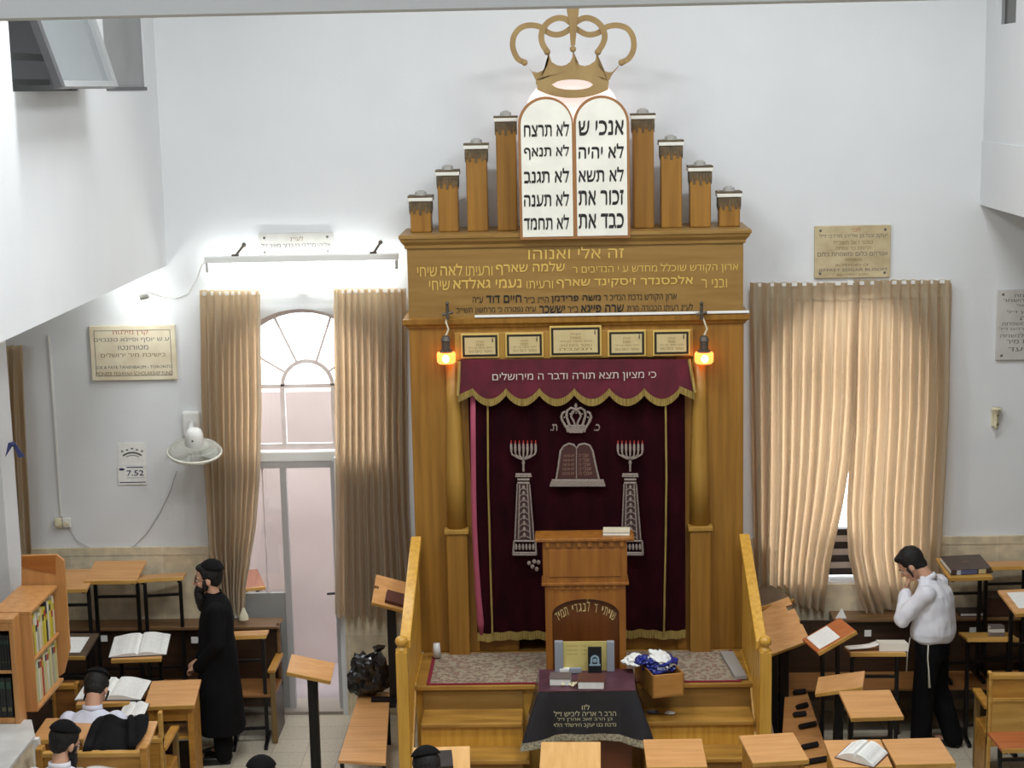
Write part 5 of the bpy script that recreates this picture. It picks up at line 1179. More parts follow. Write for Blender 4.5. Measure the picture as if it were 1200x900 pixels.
def closed_book(w, d, t, m, extra=None):
    p = [('pages', MB().bx(-w/2+0.006, w/2-0.004, -d/2+0.004, d/2-0.004, 0.004, t-0.004), paperm, {}), ('cover', MB().bx(-w/2, w/2, -d/2, d/2, 0, 0.004), m, {}), ('cover', MB().bx(-w/2, w/2, -d/2, d/2, t-0.004, t), m, {}), ('spine', MB().bx(-w/2, w/2, -d/2-0.003, -d/2+0.004, 0, t), m, {})]
    return p+(extra or [])
on_top(SD['d4'], sheet(), 'paper_sheet', 'white sheet lying on the dark topped stand behind the bookcase', 'paper', 0.03, 0.2, 0)
on_top(SD['d5'], open_book(0.24, 0.36, 0.035), 'open_book', 'large open book with white pages on the stand before the left bench', 'book', -0.0, 0.215, 2)
on_top(SD['m2'], open_book(0.27, 0.38, 0.045), 'open_book', 'large open book in front of the bent man in white', 'book', 0.05, 0.24, -6)
on_top(SD['m2b'], open_book(0.1, 0.22, 0.02), 'open_book', 'smaller open book at the right elbow of the bent man in white', 'book', -0.27, -0.08, -4, lift=0.006)
gold_lines = lambda w, d, t: [('title', MB().bx(-0.03, 0.03, 0.0, 0.02, t, t+0.0006), mat('dull_gold', rgb(120, 92, 74), 0.5), {}), ('spine_band', MB().bx(w*0.18, w*0.36, -d/2-0.0045, -d/2-0.003, 0.004, t-0.004), mat('spine_cream', rgb(206, 190, 140), 0.5), {}), ('spine_label', MB().bx(-w*0.26, w*0.14, -d/2-0.0045, -d/2-0.003, 0.006, t-0.006), mat('spine_blue', rgb(90, 100, 140), 0.5), {}), ('spine_band', MB().bx(-w*0.36, -w*0.26, -d/2-0.0045, -d/2-0.003, 0.004, t-0.004), mat('spine_pale', rgb(200, 204, 214), 0.5), {})]
brownb = mat('large_book_cover', rgb(84, 68, 58), 0.45, rgb(70, 56, 48), (12, 12, 12))
on_top(SD['t1'], closed_book(0.36, 0.30, 0.05, brownb, gold_lines(0.36, 0.30, 0.05)), 'large_book', 'large dark brown closed book with a banded spine on the right tall stand', 'book', 0.01, 0.2, 3)
on_top(SD['l10'], closed_book(0.17, 0.13, 0.035, brownc), 'book', 'dark closed book on the tall stand left of the ark railing', 'book', 0.05, 0.09, -1)
on_top(SD['r2'], sheet(), 'paper_sheet', 'white sheet lying on the turned reddish stand', 'paper', -0.05, 0.17, 0)
on_top(SD['t3'], sheet(), 'paper_sheet', 'white sheet on the slanted stand at the far right edge', 'paper', -0.07, 0.22, 0)
on_top(SD['r3'], closed_book(0.24, 0.2, 0.065, mat('white_cover', rgb(226, 222, 210), 0.5)), 'thick_book', 'thick white book on the stand left of the man in the white shirt', 'book', 0.14, 0.16, 0)
def wing(u, v): return Vector((-0.12+0.26*u-0.12, -0.08+0.18*v, 0.012+0.045*u**2+0.004*math.sin(6*u)))
on_top(SD['r3'], [('leaf', MB().surf(wing, 10, 4), paperm, {'solid': 0.006, 'smooth': True})], 'loose_leaves', 'thin sheaf of pages curling up against the thick white book', 'papers', 0.0, 0.15, 0)
on_top(SD['s2'], open_book(0.14, 0.25, 0.075, brownc), 'open_book', 'thick open white book lying askew on the bottom row desk', 'book', 0.02, 0.16, -34)
on_top(SD['c0'], closed_book(0.16, 0.24, 0.035, darkbook), 'book', 'dark closed book on the light desk under the bent dark head', 'book', 0.0, 0.17, 3)
for k, nm in enumerate(('lowest', 'middle', 'top')):
    on_top(SD['t4'], closed_book(0.13-0.006*k, 0.1, 0.03, [greyc, mat('pale_grey_cover', rgb(190, 186, 178), 0.5), greyc][k]), 'small_book', f'{nm} book of the small grey pile on the level oak stand', 'book', 0.06, 0.16, 3*k-2, 'small grey book pile', lift=0.002+0.031*k)

# ---------------------------------------------------------------- pews against the wall
def pew(name, label, x0, x1, yb, facing, m, mseat, zs=0.45, zbk=0.95, ledge=None, ends=(True, True), arm=(False, False), depth=0.44, lm=None, marks=(), group='pews', ledge_from=None, post=None):
    """facing = -1: seat on the camera side of the back; +1: seat on the wall side"""
    f = facing
    r = thing(name, label, 'pew', ((x0+x1)/2, yb, 0), 0, group, world=True)
    MB().bx(x0, x1, min(yb, yb-f*0.025), max(yb, yb-f*0.025), zs-0.1, zbk-0.02).build('backrest', m, r, bevel=0.003)
    if ledge:
        MB().bx(ledge_from if ledge_from is not None else x0, x1, ledge[0], ledge[1], zbk-0.02, zbk+0.005).build('top_ledge', lm or m, r, bevel=0.004)
    else: MB().bx(x0, x1, yb-0.035, yb+0.035, zbk-0.03, zbk+0.012).build('top_rail', m if lm is None else lm, r, bevel=0.006)
    ys = sorted((yb+f*0.0, yb+f*depth)); MB().bx(x0, x1, ys[0], ys[1], zs-0.025, zs).build('seat', mseat, r, bevel=0.005)
    ya = sorted((yb+f*(depth-0.06), yb+f*(depth-0.035))); MB().bx(x0+0.02, x1-0.02, ya[0], ya[1], zs-0.12, zs-0.025).build('seat_apron', m, r)
    for s, x, e, a in ((-1, x0, ends[0], arm[0]), (1, x1, ends[1], arm[1])):
        xa = sorted((x, x-s*0.03))
        if e:
            yy = sorted((yb, yb+f*(depth-0.02)))
            MB().bx(xa[0], xa[1], yy[0], yy[1], 0, zs-0.025).build('end_panel', m, r, bevel=0.004)
            MB().bx(xa[0], xa[1], yb-0.03, yb+0.03, 0, (post or zbk+0.03)).build('end_post', lm or m, r, bevel=0.006)
        if a:
            yy = sorted((yb+f*0.0, yb+f*(depth+0.02)))
            ar = MB().bx(xa[0]-0.02, xa[1]+0.02, yy[0], yy[1], 0.655, 0.69).build('armrest', brass_oak, r, bevel=0.008)
            yy = sorted((yb+f*(depth-0.03), yb+f*(depth+0.015)))
            MB().bx(xa[0]-0.005, xa[1]+0.01, yy[0], yy[1], 0, 0.655).build('arm_support', mat('worn_leg', rgb(120, 96, 56), 0.6), r, bevel=0.005)
    n = int((x1-x0)/1.4)
    for k in range(1, n+1):
        x = x0+(x1-x0)*k/(n+1); yy = sorted((yb+f*0.02, yb+f*(depth-0.06))); MB().bx(x-0.015, x+0.015, yy[0], yy[1], 0, zs-0.025).build('support_panel', m, r)
    for (px_, py_) in marks:
        c = aty(px_, py_+9, yb-0.026); MB().bx(c.x-0.03, c.x+0.03, yb-0.03, yb-0.025, c.z-0.03, c.z+0.03).build('number_label', paperm, r)
    return r
pew('wall_pew', 'long dark walnut pew along the left wall with small white number labels', -6.4, -2.69, -0.25, -1, darkw, mat('worn_seat', rgb(158, 110, 62), 0.45, rgb(138, 92, 48), (3, 18, 18), 5), ledge=(-0.31, -0.04), lm=ledgew, arm=(False, True), marks=((122, 739), (182, 739), (228, 741), (236, 742), (92, 739)))
pew('wall_pew', 'long dark walnut pew along the right wall below the sunlit curtains', 1.60, 6.4, -0.25, -1, darkw, MATS['worn_seat'], ledge=(-0.31, -0.04), lm=ledgew, ledge_from=2.28, marks=((1017, 733), (1140, 730)))
q = atz(190, 838, 0.95)
pew('oak_pew', 'oak pew with end post and armrest behind the bent man in white', -4.30, q.x, q.y, 1, brass_oak, brass_oak, lm=lipw, arm=(False, True), zbk=0.76, post=0.98)
q = atz(92, 800, 0.88)
pew('oak_pew', 'short brown oak pew back between the bookcase and the open book stand', -4.4, q.x, q.y, 1, mat('brown_oak', rgb(150, 98, 44), 0.45, rgb(124, 78, 32), (3, 16, 16), 5), brass_oak, zbk=0.86, lm=brass_oak)
q = atz(1158, 791, 0.95)
pew('oak_pew', 'yellow oak pew with armrest at the lower right corner, seen from behind', q.x, 4.9, q.y, 1, brass_oak, brass_oak, lm=lipw, arm=(True, False), depth=0.4)
pr_ = bpy.data.objects['oak_pew.002']; x0_ = q.x
MB().bx(x0_+0.03, 4.88, q.y-0.036, q.y-0.026, 0.45, 0.74).build('lower_back_panel', lipw, pr_); MB().bx(x0_+0.03, 4.88, q.y-0.045, q.y-0.026, 0.74, 0.765).build('middle_rail', lipw, pr_)
# low wooden panel in front of the jacket stand
a, b = atz(46, 882, 1.03), atz(168, 881, 1.03)
wp = thing('bench_back', 'low oak bench back with top rail in front of the jacket stand', 'bench', ((a.x+b.x)/2, a.y, 0), world=True)
MB().bx(a.x, b.x, a.y-0.03, a.y+0.03, 1.0, 1.035).build('top_rail', lipw, wp, bevel=0.006)
MB().bx(a.x+0.02, b.x-0.02, a.y-0.012, a.y+0.012, 0.64, 1.0).build('board', brass_oak, wp)
for x in (a.x, b.x): MB().bx(x-0.02, x+0.03, a.y-0.035, a.y+0.06, 0, 1.07).build('end_post', brass_oak, wp, bevel=0.006)
# books and a crate lying on the right ledge
p = atz(1136, 715, 0.96); b = book('book', 'dark closed book lying on the ledge under the right tall stand', (p.x, -0.17, 0.957), 0, 0.24, 0.17, 0.03, darkbook)
p = atz(1175, 716, 1.05); 
cr_ = thing('crate', 'small dark brown box standing on the right bench ledge', 'box', (p.x, -0.17, 0.957), 0)
MB().bx(-0.12, 0.12, -0.1, 0.1, 0, 0.16).build('case', mat('dark_brown_box', rgb(66, 36, 26), 0.5), cr_, bevel=0.006); MB().bx(-0.125, 0.125, -0.105, 0.105, 0.16, 0.175).build('lid', darkw, cr_, bevel=0.004)
p = atz(977, 722, 0.96)
one(MB().prism([(0.0, 0, 0), (0.1, 0.0, 0.0), (0.06, 0.02, 0.09)], (0.0, 0.004, 0.0)), 'paper_scrap', paperm, 'small upright white paper scrap behind the reddish stand', 'paper', org=(0, 0, 0))
bpy.data.objects['paper_scrap'].location = (2.3, -0.27, 0.957)

# ---------------------------------------------------------------- low benches, bag, leaning plank
def low_bench(label, pts, z, m, brackets=(), over=False):
    P = [atz(*p, z) for p in pts]; c = sum(P, Vector())/4
    r = thing('low_bench', label, 'bench', (c.x, c.y, 0), world=True)
    MB().prism(P, (0, 0, -0.028)).build('seat', m, r, bevel=0.004)
    for i in range(4):
        q = P[i]+(c-P[i])*0.12; MB().bx(q.x-0.016, q.x+0.016, q.y-0.016, q.y+0.016, 0, z-0.028).build('leg', blackm, r)
    mb = MB()
    for i, j in ((0, 3), (1, 2)):
        a = P[i]+(c-P[i])*0.12; b = P[j]+(c-P[j])*0.12; mb.tube([(a.x, a.y, z-0.045), (b.x, b.y, z-0.045)], 0.016, 6)
    mb.build('frame', blackm, r)
    for (xa, ya, xb, yb) in brackets:
        a, b = atz(xa, ya, z+0.02), atz(xb, yb, z+0.02); MB().tube([a, b], 0.026, 4).build('bracket', blackm, r)
    return r
low_bench('low beech bench with black legs left of the ark steps', [(396, 891), (452, 894), (457, 811), (422, 807)], 0.45, beech)
low_bench('narrow beech bench with short black brackets right of the ark railing', [(914, 905), (978, 905), (945, 808), (920, 808)], 0.45, mat('bench_beech', rgb(190, 136, 78), 0.45, rgb(170, 116, 62), (3, 18, 18), 5), brackets=((930, 812, 944, 810), (934, 829, 946, 826), (930, 838, 944, 836), (937, 852, 956, 848), (940, 876, 958, 872), (935, 895, 969, 889)))
bagm = mat('black_bag', rgb(20, 20, 22), 0.28, coat=0.4)
p = atz(434, 815, 0.45)
bgM = Matrix.Translation((p.x-0.01, p.y+0.02, 0.45+0.19))
bag = crumple('garbage_bag', 'black plastic garbage bag slumped on the low bench beside the tall stand', 'bag', bgM, (0.20, 0.15, 0.21), bagm, 9.5, 0.3)
mb = MB(); mb.loft([[(0.05+0.35*h+q*math.cos(k*math.pi/5)*(1+0.3*(k%2)), q*math.sin(k*math.pi/5)*(1+0.3*(k%2)), 0.1+h) for k in range(10)] for q, h in ((0.09, 0.0), (0.05, 0.07), (0.02, 0.11), (0.05, 0.15))]); mb.build('tied_neck', bagm, bag, org=(0, 0, 0))
a, b = atz(901, 806, 0.5), atz(921, 880, 0.02)
one(MB().prism([(1.52, -0.75, 0.75), (1.56, -0.75, 0.75), (1.66, -1.75, 0.0), (1.62, -1.75, 0.0)], (0.0, 0.05, 0.03)), 'leaning_plank', mat('grey_plank', rgb(140, 118, 92), 0.6), 'narrow greyish plank leaning behind the right railing post', 'plank')

# ---------------------------------------------------------------- bookcases and the low stone wall
bcw = mat('bookcase_beech', rgb(206, 150, 92), 0.4, rgb(188, 130, 74), (20, 20, 1.5), 5)
BXF = -4.115; Y0, Y1 = -2.80, -2.11; ZB, ZT = 1.11, 1.9
b1 = thing('bookcase', 'beech bookcase turned to the hall, full of yellow and white books', 'bookcase', (BXF-0.15, (Y0+Y1)/2, 0), world=True)
MB().bx(BXF-0.30, BXF, Y0, Y1, ZT-0.025, ZT).build('top_board', bcw, b1, bevel=0.003)
MB().bx(BXF-0.30, BXF, Y0, Y1, ZB, ZB+0.025).build('bottom_board', bcw, b1, bevel=0.003)
MB().bx(BXF-0.30, BXF-0.01, Y0+0.025, Y1, 1.49, 1.512).build('shelf', bcw, b1, bevel=0.003)
MB().bx(BXF-0.299, BXF-0.28, Y0+0.025, Y1, ZB+0.025, ZT-0.025).build('back_board', bcw, b1)
MB().bx(BXF-0.30, BXF-0.001, Y0+0.001, Y0+0.025, ZB+0.025, ZT-0.025).build('side_board', bcw, b1, bevel=0.003)
MB().bx(BXF-0.28, BXF-0.12, Y0+0.02, Y1-0.02, 0, ZB).build('base', darkw, b1)
EYp = Y1+0.02
pts = [(25, 651), (66, 650), (75, 657), (82, 760), (75, 789), (66, 795), (25, 795)]
MB().prism([aty(x, y, EYp) for x, y in pts], (0, 0.028, 0)).build('end_panel', bcw, b1, bevel=0.003)
MB().prism([aty(x, y, EYp-0.006) for x, y in [(25, 652), (65, 651), (65, 672), (25, 664)]], (0, 0.006, 0)).build('head_board', mat('head_board', rgb(178, 112, 52), 0.4, rgb(160, 96, 42), (3, 20, 20), 5), b1)
cols = [((206, 190, 50), 'yellow'), ((226, 222, 200), 'white'), ((70, 66, 50), 'dark olive'), ((200, 196, 150), 'cream'), ((216, 204, 60), 'bright yellow'), ((52, 50, 54), 'black'), ((180, 178, 160), 'grey'), ((190, 60, 50), 'red'), ((196, 200, 150), 'pale green')]
ordn = ['first', 'second', 'third', 'fourth', 'fifth', 'sixth', 'seventh', 'eighth', 'ninth', 'tenth', 'eleventh', 'twelfth', 'thirteenth', 'fourteenth', 'fifteenth']
seqT = [0, 2, 0, 1, 6, 1, 3, 0, 4, 5, 1, 4, 0, 1]; seqB = [6, 3, 8, 1, 3, 7, 8, 3, 1, 8, 3, 6, 8, 3]
for zs_, seq, sh, hh in ((1.513, seqT, 'upper', 0.30), (ZB+0.026, seqB, 'lower', 0.31)):
    y = Y0+0.035; wd = (Y1-Y0-0.06)/14
    for k in range(14):
        c, nm = cols[seq[k]]; m = mat('spine_'+nm.replace(' ', '_'), rgb(*c), 0.55, rgb(*[int(v*0.85) for v in c]), (40, 40, 12))
        h = hh*(0.96+0.1*((k*5+3) % 7)/6); dpt = 0.2
        bk = thing('shelf_book', f'{nm} book, {ordn[k]} from the near end of the {sh} shelf facing the hall', 'book', (BXF-0.03-dpt/2, y+wd/2, zs_), 0, f'books on the {sh} shelf facing the hall')
        MB().bx(-dpt/2, dpt/2, -wd/2+0.001, wd/2-0.001, 0, h).build('binding', m, bk, bevel=0.003)
        lab_ = cols[[7, 0, 1, 5][k % 4]][0]; zz = h*(0.8 if sh == 'lower' else 0.55+0.1*(k % 3))
        MB().bx(dpt/2, dpt/2+0.0015, -wd/2+0.004, wd/2-0.004, zz, zz+0.05).build('spine_label', mat('label_%d' % (k % 4), rgb(*[int(v*0.9) for v in lab_]), 0.6), bk)
        y += wd
AXR = -4.195
b2 = thing('bookcase', 'beech bookcase at the left frame edge with rows of black books', 'bookcase', (AXR-0.3, -2.78, 0), world=True)
MB().bx(AXR-0.62, AXR, -2.98, -2.83, ZT-0.03, ZT).build('top_board', bcw, b2, bevel=0.003)
MB().bx(AXR-0.584, AXR-0.036, -2.98, -2.83, 1.09, 1.13).build('bottom_board', bcw, b2, bevel=0.003)
MB().bx(AXR-0.60, AXR-0.03, -2.97, -2.83, 1.475, 1.50).build('shelf', bcw, b2, bevel=0.003)
for x in (AXR-0.62, AXR-0.035): MB().bx(x, x+0.035, -2.979, -2.836, 0.0, ZT-0.031).build('side_board', bcw, b2, bevel=0.003)
MB().bx(AXR-0.62, AXR, -2.8295, -2.82, 0.0, ZT-0.001).build('back_board', bcw, b2)
MB().bx(AXR-0.584, AXR-0.036, -2.978, -2.966, ZT-0.09, ZT-0.031).build('fascia', bcw, b2)
MB().bx(AXR-0.585, AXR-0.035, -2.97, -2.86, 0.0, 1.09).build('base', darkw, b2)
kb = mat('black_binding', rgb(26, 28, 26), 0.5); kg = mat('gold_tooling', rgb(96, 92, 64), 0.5); kgr = mat('green_label', rgb(44, 70, 56), 0.5)
for k in range(12):
    x = AXR-0.045-0.0215*(k+0.5)
    bk = thing('shelf_book', f'thin black book, {ordn[k]} from the right on the upper shelf at the left frame edge', 'book', (x, -2.91, 1.501), 0, 'black books on the upper left shelf')
    MB().bx(-0.0098, 0.0098, -0.055, 0.055, 0, 0.27).build('binding', kb, bk, bevel=0.002); MB().bx(-0.008, 0.008, -0.0565, -0.055, 0.06, 0.064).build('spine_band', kg, bk); MB().bx(-0.008, 0.008, -0.0565, -0.055, 0.2, 0.23).build('spine_label', kgr, bk)
for k in range(6):
    x = AXR-0.05-0.046*(k+0.5)
    bk = thing('shelf_book', f'thick dark book, {ordn[k]} from the right on the lower shelf at the left frame edge', 'book', (x, -2.91, 1.131), 0, 'thick dark books on the lower left shelf')
    MB().bx(-0.0215, 0.0215, -0.055, 0.055, 0, 0.31).build('binding', kb, bk, bevel=0.004); MB().bx(-0.017, 0.017, -0.057, -0.055, 0.225, 0.28).build('spine_label', kgr, bk); MB().bx(-0.014, 0.014, -0.057, -0.055, 0.05, 0.08).build('spine_band', kg, bk)
lw = [atz(-60, 843, 1.085), atz(37, 843, 1.085), atz(41, 861, 1.085), atz(-50, 975, 1.085), atz(-200, 975, 1.085)]
struct(MB().prism(lw, (0, 0, -0.03)), 'wall_low_cap', stone_cap, bevel=0.004)
c0 = sum(lw, Vector())/5; lw2 = [Vector((p.x-0.012 if p.x > c0.x else p.x+0.012, p.y-0.0, 0)) for p in lw]
struct(MB().prism(lw2, (0, 0, 1.055)), 'wall_low', stone)
q = lw[2]; struct(MB().bx(q.x-0.012, q.x+0.03, q.y-0.03, q.y+0.02, 0, 1.06), 'trim_7', white_plastic)

# ---------------------------------------------------------------- people
def blob(mb, name, m, parent, voxel, smooth_it=4, noise_amp=0.0, noise_s=6.0, seed=0.0):
    """fuse overlapping volumes into one continuous skin"""
    me = mb.mesh(name); o = bpy.data.objects.new(name, me); COL.objects.link(o)
    md = o.modifiers.new('r', 'REMESH'); md.mode = 'VOXEL'; md.voxel_size = voxel; md.use_smooth_shade = True
    sm = o.modifiers.new('s', 'SMOOTH'); sm.iterations = smooth_it; sm.factor = 0.5
    bpy.context.view_layer.update()
    me2 = bpy.data.meshes.new_from_object(o.evaluated_get(bpy.context.evaluated_depsgraph_get())); me2.name = name
    bpy.data.objects.remove(o); bpy.data.meshes.remove(me)
    if noise_amp:
        for v in me2.vertices:
            p = v.co; n = noise.noise(Vector((p.x*noise_s, p.y*noise_s, p.z*noise_s*0.55+seed)))+0.5*noise.noise(Vector((p.x*noise_s*2.3+seed, p.y*noise_s*2.3, p.z*noise_s)))
            v.co = p+v.normal*(n*noise_amp)
    me2.materials.clear(); me2.materials.append(m)
    for f in me2.polygons: f.use_smooth = True
    q = bpy.data.objects.new(name, me2); COL.objects.link(q)
    if parent is not None: q.parent = parent
    return q
def limb(mb, pts, rad, n=14):
    """tapered limb with rounded ends"""
    P = [Vector(p) for p in pts]; Q = [P[0]]; R = [rad[0]]
    for i in range(len(P)-1):
        for k in (1, 2, 3, 4): s = k/4; Q.append(P[i].lerp(P[i+1], s)); R.append(rad[i]+(rad[i+1]-rad[i])*s)
    mb.tube(Q, R, n)
    for p, r in ((P[0], rad[0]), (P[-1], rad[-1])): mb.ell(p, r*0.99, n, 8)
    for p, r in zip(P[1:-1], rad[1:-1]): mb.ell(p, r*1.0, n, 8)
def rings_loft(mb, data, n=26):
    """data = (centre, rx, ry, pitch) sections; pitch leans the section forward"""
    rings = []
    for c, rx, ry, t in data:
        c = Vector(c); u = Vector((1, 0, 0)); v = Vector((0, math.cos(t), math.sin(t)))
        rings.append([c+u*(rx*math.copysign(abs(math.cos(a))**0.85, math.cos(a)))+v*(ry*math.copysign(abs(math.sin(a))**0.85, math.sin(a))) for a in [2*math.pi*k/n for k in range(n)]])
    mb.loft(rings)
def head_vols(mb, M, beard=False):
    mb.ell((0, -0.008, 0.105), (0.076, 0.097, 0.093), 20, 14, M)
    mb.ell((0, 0.028, 0.045), (0.062, 0.066, 0.072), 18, 12, M)
    mb.ell((0, 0.05, 0.0), (0.042, 0.042, 0.036), 16, 10, M)
    mb.ell((0, 0.075, 0.092), (0.055, 0.018, 0.014), 14, 8, M)
    nose = [M @ Vector(p) for p in ((0, 0.083, 0.085), (0, 0.1, 0.062), (0, 0.112, 0.045), (0, 0.1, 0.036))]; mb.tube(nose, [0.010, 0.013, 0.017, 0.014], 10)
    for s in (-1, 1):
        mb.ell((s*0.013, 0.098, 0.042), (0.010, 0.010, 0.008), 10, 6, M)
        mb.ell((s*0.03, 0.068, 0.045), (0.026, 0.022, 0.024), 12, 8, M)
        mb.ell((s*0.079, -0.004, 0.062), (0.010, 0.021, 0.032), 12, 8, M)
    mb.ell((0, 0.09, 0.012), (0.023, 0.010, 0.007), 12, 6, M); mb.ell((0, 0.088, 0.0), (0.020, 0.010, 0.007), 12, 6, M)
def hand_vols(mb, M, curl=0.5, s=1):
    """palm at the origin, fingers along +Y, palm facing -Z, thumb on the s side"""
    mb.ell((0, 0.045, 0), (0.040, 0.05, 0.015), 14, 9, M)
    for k, (x, L) in enumerate(((-0.030, 0.066), (-0.010, 0.076), (0.011, 0.072), (0.030, 0.056))):
        x = x*(-s); p = Vector((x, 0.082, 0)); a = 0.15; pts = [p-Vector((0, 0.03, 0)), p]
        for seg in (0.45, 0.32, 0.23):
            a += curl*0.75; p = p+Vector((0, math.cos(a), -math.sin(a)))*L*seg; pts.append(p)
        mb.tube([M @ q for q in pts], [0.0095, 0.0098, 0.0092, 0.0085, 0.0072], 8); mb.ell(pts[-1], 0.0072, 8, 6, M)
    pts = [Vector((s*0.02, 0.012, -0.002)), Vector((s*0.046, 0.034, -0.01)), Vector((s*0.056, 0.062, -0.02)), Vector((s*0.05, 0.084, -0.028))]
    mb.tube([M @ q for q in pts], [0.014, 0.013, 0.0105, 0.0085], 8); mb.ell(pts[-1], 0.0085, 8, 6, M)
def frame_to(o, ydir, up):
    y = Vector(ydir).normalized(); z = Vector(up); z = (z-y*z.dot(y)).normalized(); x = y.cross(z)
    return Matrix.Translation(Vector(o)) @ Matrix((x, y, z)).transposed().to_4x4()
def HM(c, yaw, pitch, roll=0.0):
    return Matrix.Translation(Vector(c)) @ Matrix.Rotation(math.radians(yaw), 4, 'Z') @ Matrix.Rotation(math.radians(-pitch), 4, 'X') @ Matrix.Rotation(math.radians(roll), 4, 'Y') @ Matrix.Scale(1.09, 4)
def dress_head(root, M, beard=None, kippah=True, payot=True, hair_len=0.0, kipm=None):
    mb = MB()
    mb.ell((0, -0.024, 0.118), (0.089, 0.101, 0.097), 20, 14, M); mb.ell((0, -0.048, 0.07), (0.073, 0.062, 0.07), 18, 12, M)
    mb.ell((0, 0.03, 0.168), (0.066, 0.058, 0.03), 16, 10, M)
    if hair_len: mb.ell((0, -0.062, 0.04), (0.06, 0.045, 0.05), 16, 10, M)
    blob(mb, 'hair', hairm, root, 0.009, 3, 0.003, 40)
    if payot:
        for s in (-1, 1):
            pts = [M @ Vector((s*0.08, 0.028, 0.075-0.025*k)) + Vector((0.004*math.sin(k*1.7), 0.004*math.cos(k*1.7), 0)) for k in range(4)]
            MB().tube(pts, [0.011, 0.010, 0.009, 0.006], 7).build('sidelock', hairm, root, org=(0, 0, 0), smooth=True)
    if beard:
        mb = MB()
        mb.ell((0, 0.062, 0.0), (0.056, 0.048, 0.036), 16, 10, M); mb.ell((0, 0.088, 0.024), (0.036, 0.016, 0.012), 14, 8, M)
        for s in (-1, 1): mb.ell((s*0.062, 0.022, 0.03), (0.015, 0.026, 0.045), 12, 8, M)
        mb.ell((0, 0.082-0.0, -0.03-beard*0.25), (0.050, 0.042, 0.035+beard*0.45), 16, 12, M); mb.ell((0, 0.085, -0.05-beard*0.55), (0.032, 0.028, 0.03+beard*0.3), 14, 10, M)
        blob(mb, 'beard', hairm, root, 0.008, 2, 0.004, 50)
    for s in (-1, 1):
        MB().ell((s*0.03, 0.085, 0.072), (0.0125, 0.008, 0.0085), 12, 8, M).build('eye', mat('eye_white', rgb(226, 222, 216), 0.3), root, org=(0, 0, 0), smooth=True)
        MB().ell((s*0.03, 0.092, 0.072), (0.0055, 0.0035, 0.006), 10, 6, M).build('iris', mat('iris_dark', rgb(40, 28, 20), 0.2), root, org=(0, 0, 0), smooth=True)
        MB().tube([M @ Vector(p) for p in ((s*0.014, 0.094, 0.094), (s*0.034, 0.092, 0.099), (s*0.052, 0.08, 0.093))], [0.005, 0.006, 0.003], 6).build('eyebrow', hairm, root, org=(0, 0, 0), smooth=True)
    if kippah:
        mb = MB(); K = M @ Matrix.Translation((0, -0.03, 0.118)) @ Matrix.Rotation(math.radians(-kippah if kippah is not True else 14), 4, 'X').inverted()
        prof = [(0.105*math.cos(math.radians(a)), 0.110*math.sin(math.radians(a))) for a in (26, 34, 42, 52, 62, 72, 82, 89)]
        mb.lathe([(0.094, 0.046)]+prof, (0, 0, 0), 26, K); mb.build('kippah', kipm or blackvel, root, org=(0, 0, 0), smooth=True)

def person(label, loc, rz): 
    return thing('person', label, 'person', loc, rz)

# --- the man in the long black coat, standing in profile
f1 = atz(262, 889, 0)
P1 = person('standing bearded man in a long black coat and black kippah, seen in profile at left', (f1.x, f1.y, 0), math.radians(98))
H1 = HM((0, 0.045, 1.545), 0, 4)
mb = MB(); head_vols(mb, H1); limb(mb, [(0, 0.0, 1.42), (0, 0.035, 1.57)], [0.062, 0.056])
rings_loft(mb, [((0, 0, 0.86), 0.15, 0.10, 0), ((0, 0.0, 1.02), 0.15, 0.105, 0), ((0, 0.0, 1.2), 0.165, 0.11, 0), ((0, -0.005, 1.36), 0.175, 0.105, 0), ((0, -0.005, 1.43), 0.12, 0.08, 0), ((0, 0, 1.47), 0.06, 0.06, 0)])
for s in (-1, 1):
    limb(mb, [(s*0.09, 0, 0.9), (s*0.1, 0.015, 0.5), (s*0.1, -0.01, 0.09)], [0.085, 0.058, 0.04])
    mb.ell((s*0.1, 0.06, 0.04), (0.042, 0.11, 0.034))
    wr = Vector((s*0.11, 0.175, 0.875)); limb(mb, [(s*0.185, -0.005, 1.39), (s*0.235, -0.02, 1.11), wr], [0.052, 0.043, 0.03])
    hand_vols(mb, frame_to(wr, (-s*0.5, 0.7, -0.25), (s*0.2, 0.3, 1)), 0.8, -s)
blob(mb, 'body', skin, P1, 0.0062, 2)
mb = MB()
rings_loft(mb, [((0, 0.0, 0.27), 0.235, 0.205, 0), ((0, 0.0, 0.4), 0.232, 0.20, 0), ((0, 0, 0.7), 0.222, 0.185, 0), ((0, 0.0, 0.95), 0.205, 0.165, 0), ((0, 0.005, 1.12), 0.198, 0.15, 0), ((0, 0.0, 1.28), 0.205, 0.145, 0), ((0, -0.008, 1.37), 0.215, 0.125, 0), ((0, -0.01, 1.43), 0.175, 0.105, 0.1), ((0, -0.005, 1.475), 0.11, 0.088, 0.15), ((0, 0.005, 1.50), 0.077, 0.075, 0.2)])
for s in (-1, 1): limb(mb, [(s*0.175, -0.008, 1.385), (s*0.24, -0.025, 1.11), (s*0.122, 0.16, 0.885)], [0.074, 0.064, 0.052])
ct_ = blob(mb, 'long_coat', blackcloth, P1, 0.012, 10, 0.008, 6, 2)
mb = MB()
for s in (-1, 1): limb(mb, [(s*0.09, 0, 0.88), (s*0.105, 0.005, 0.45), (s*0.105, -0.01, 0.07)], [0.098, 0.082, 0.074])
blob(mb, 'trousers', blackcloth, P1, 0.012, 4, 0.003, 9)
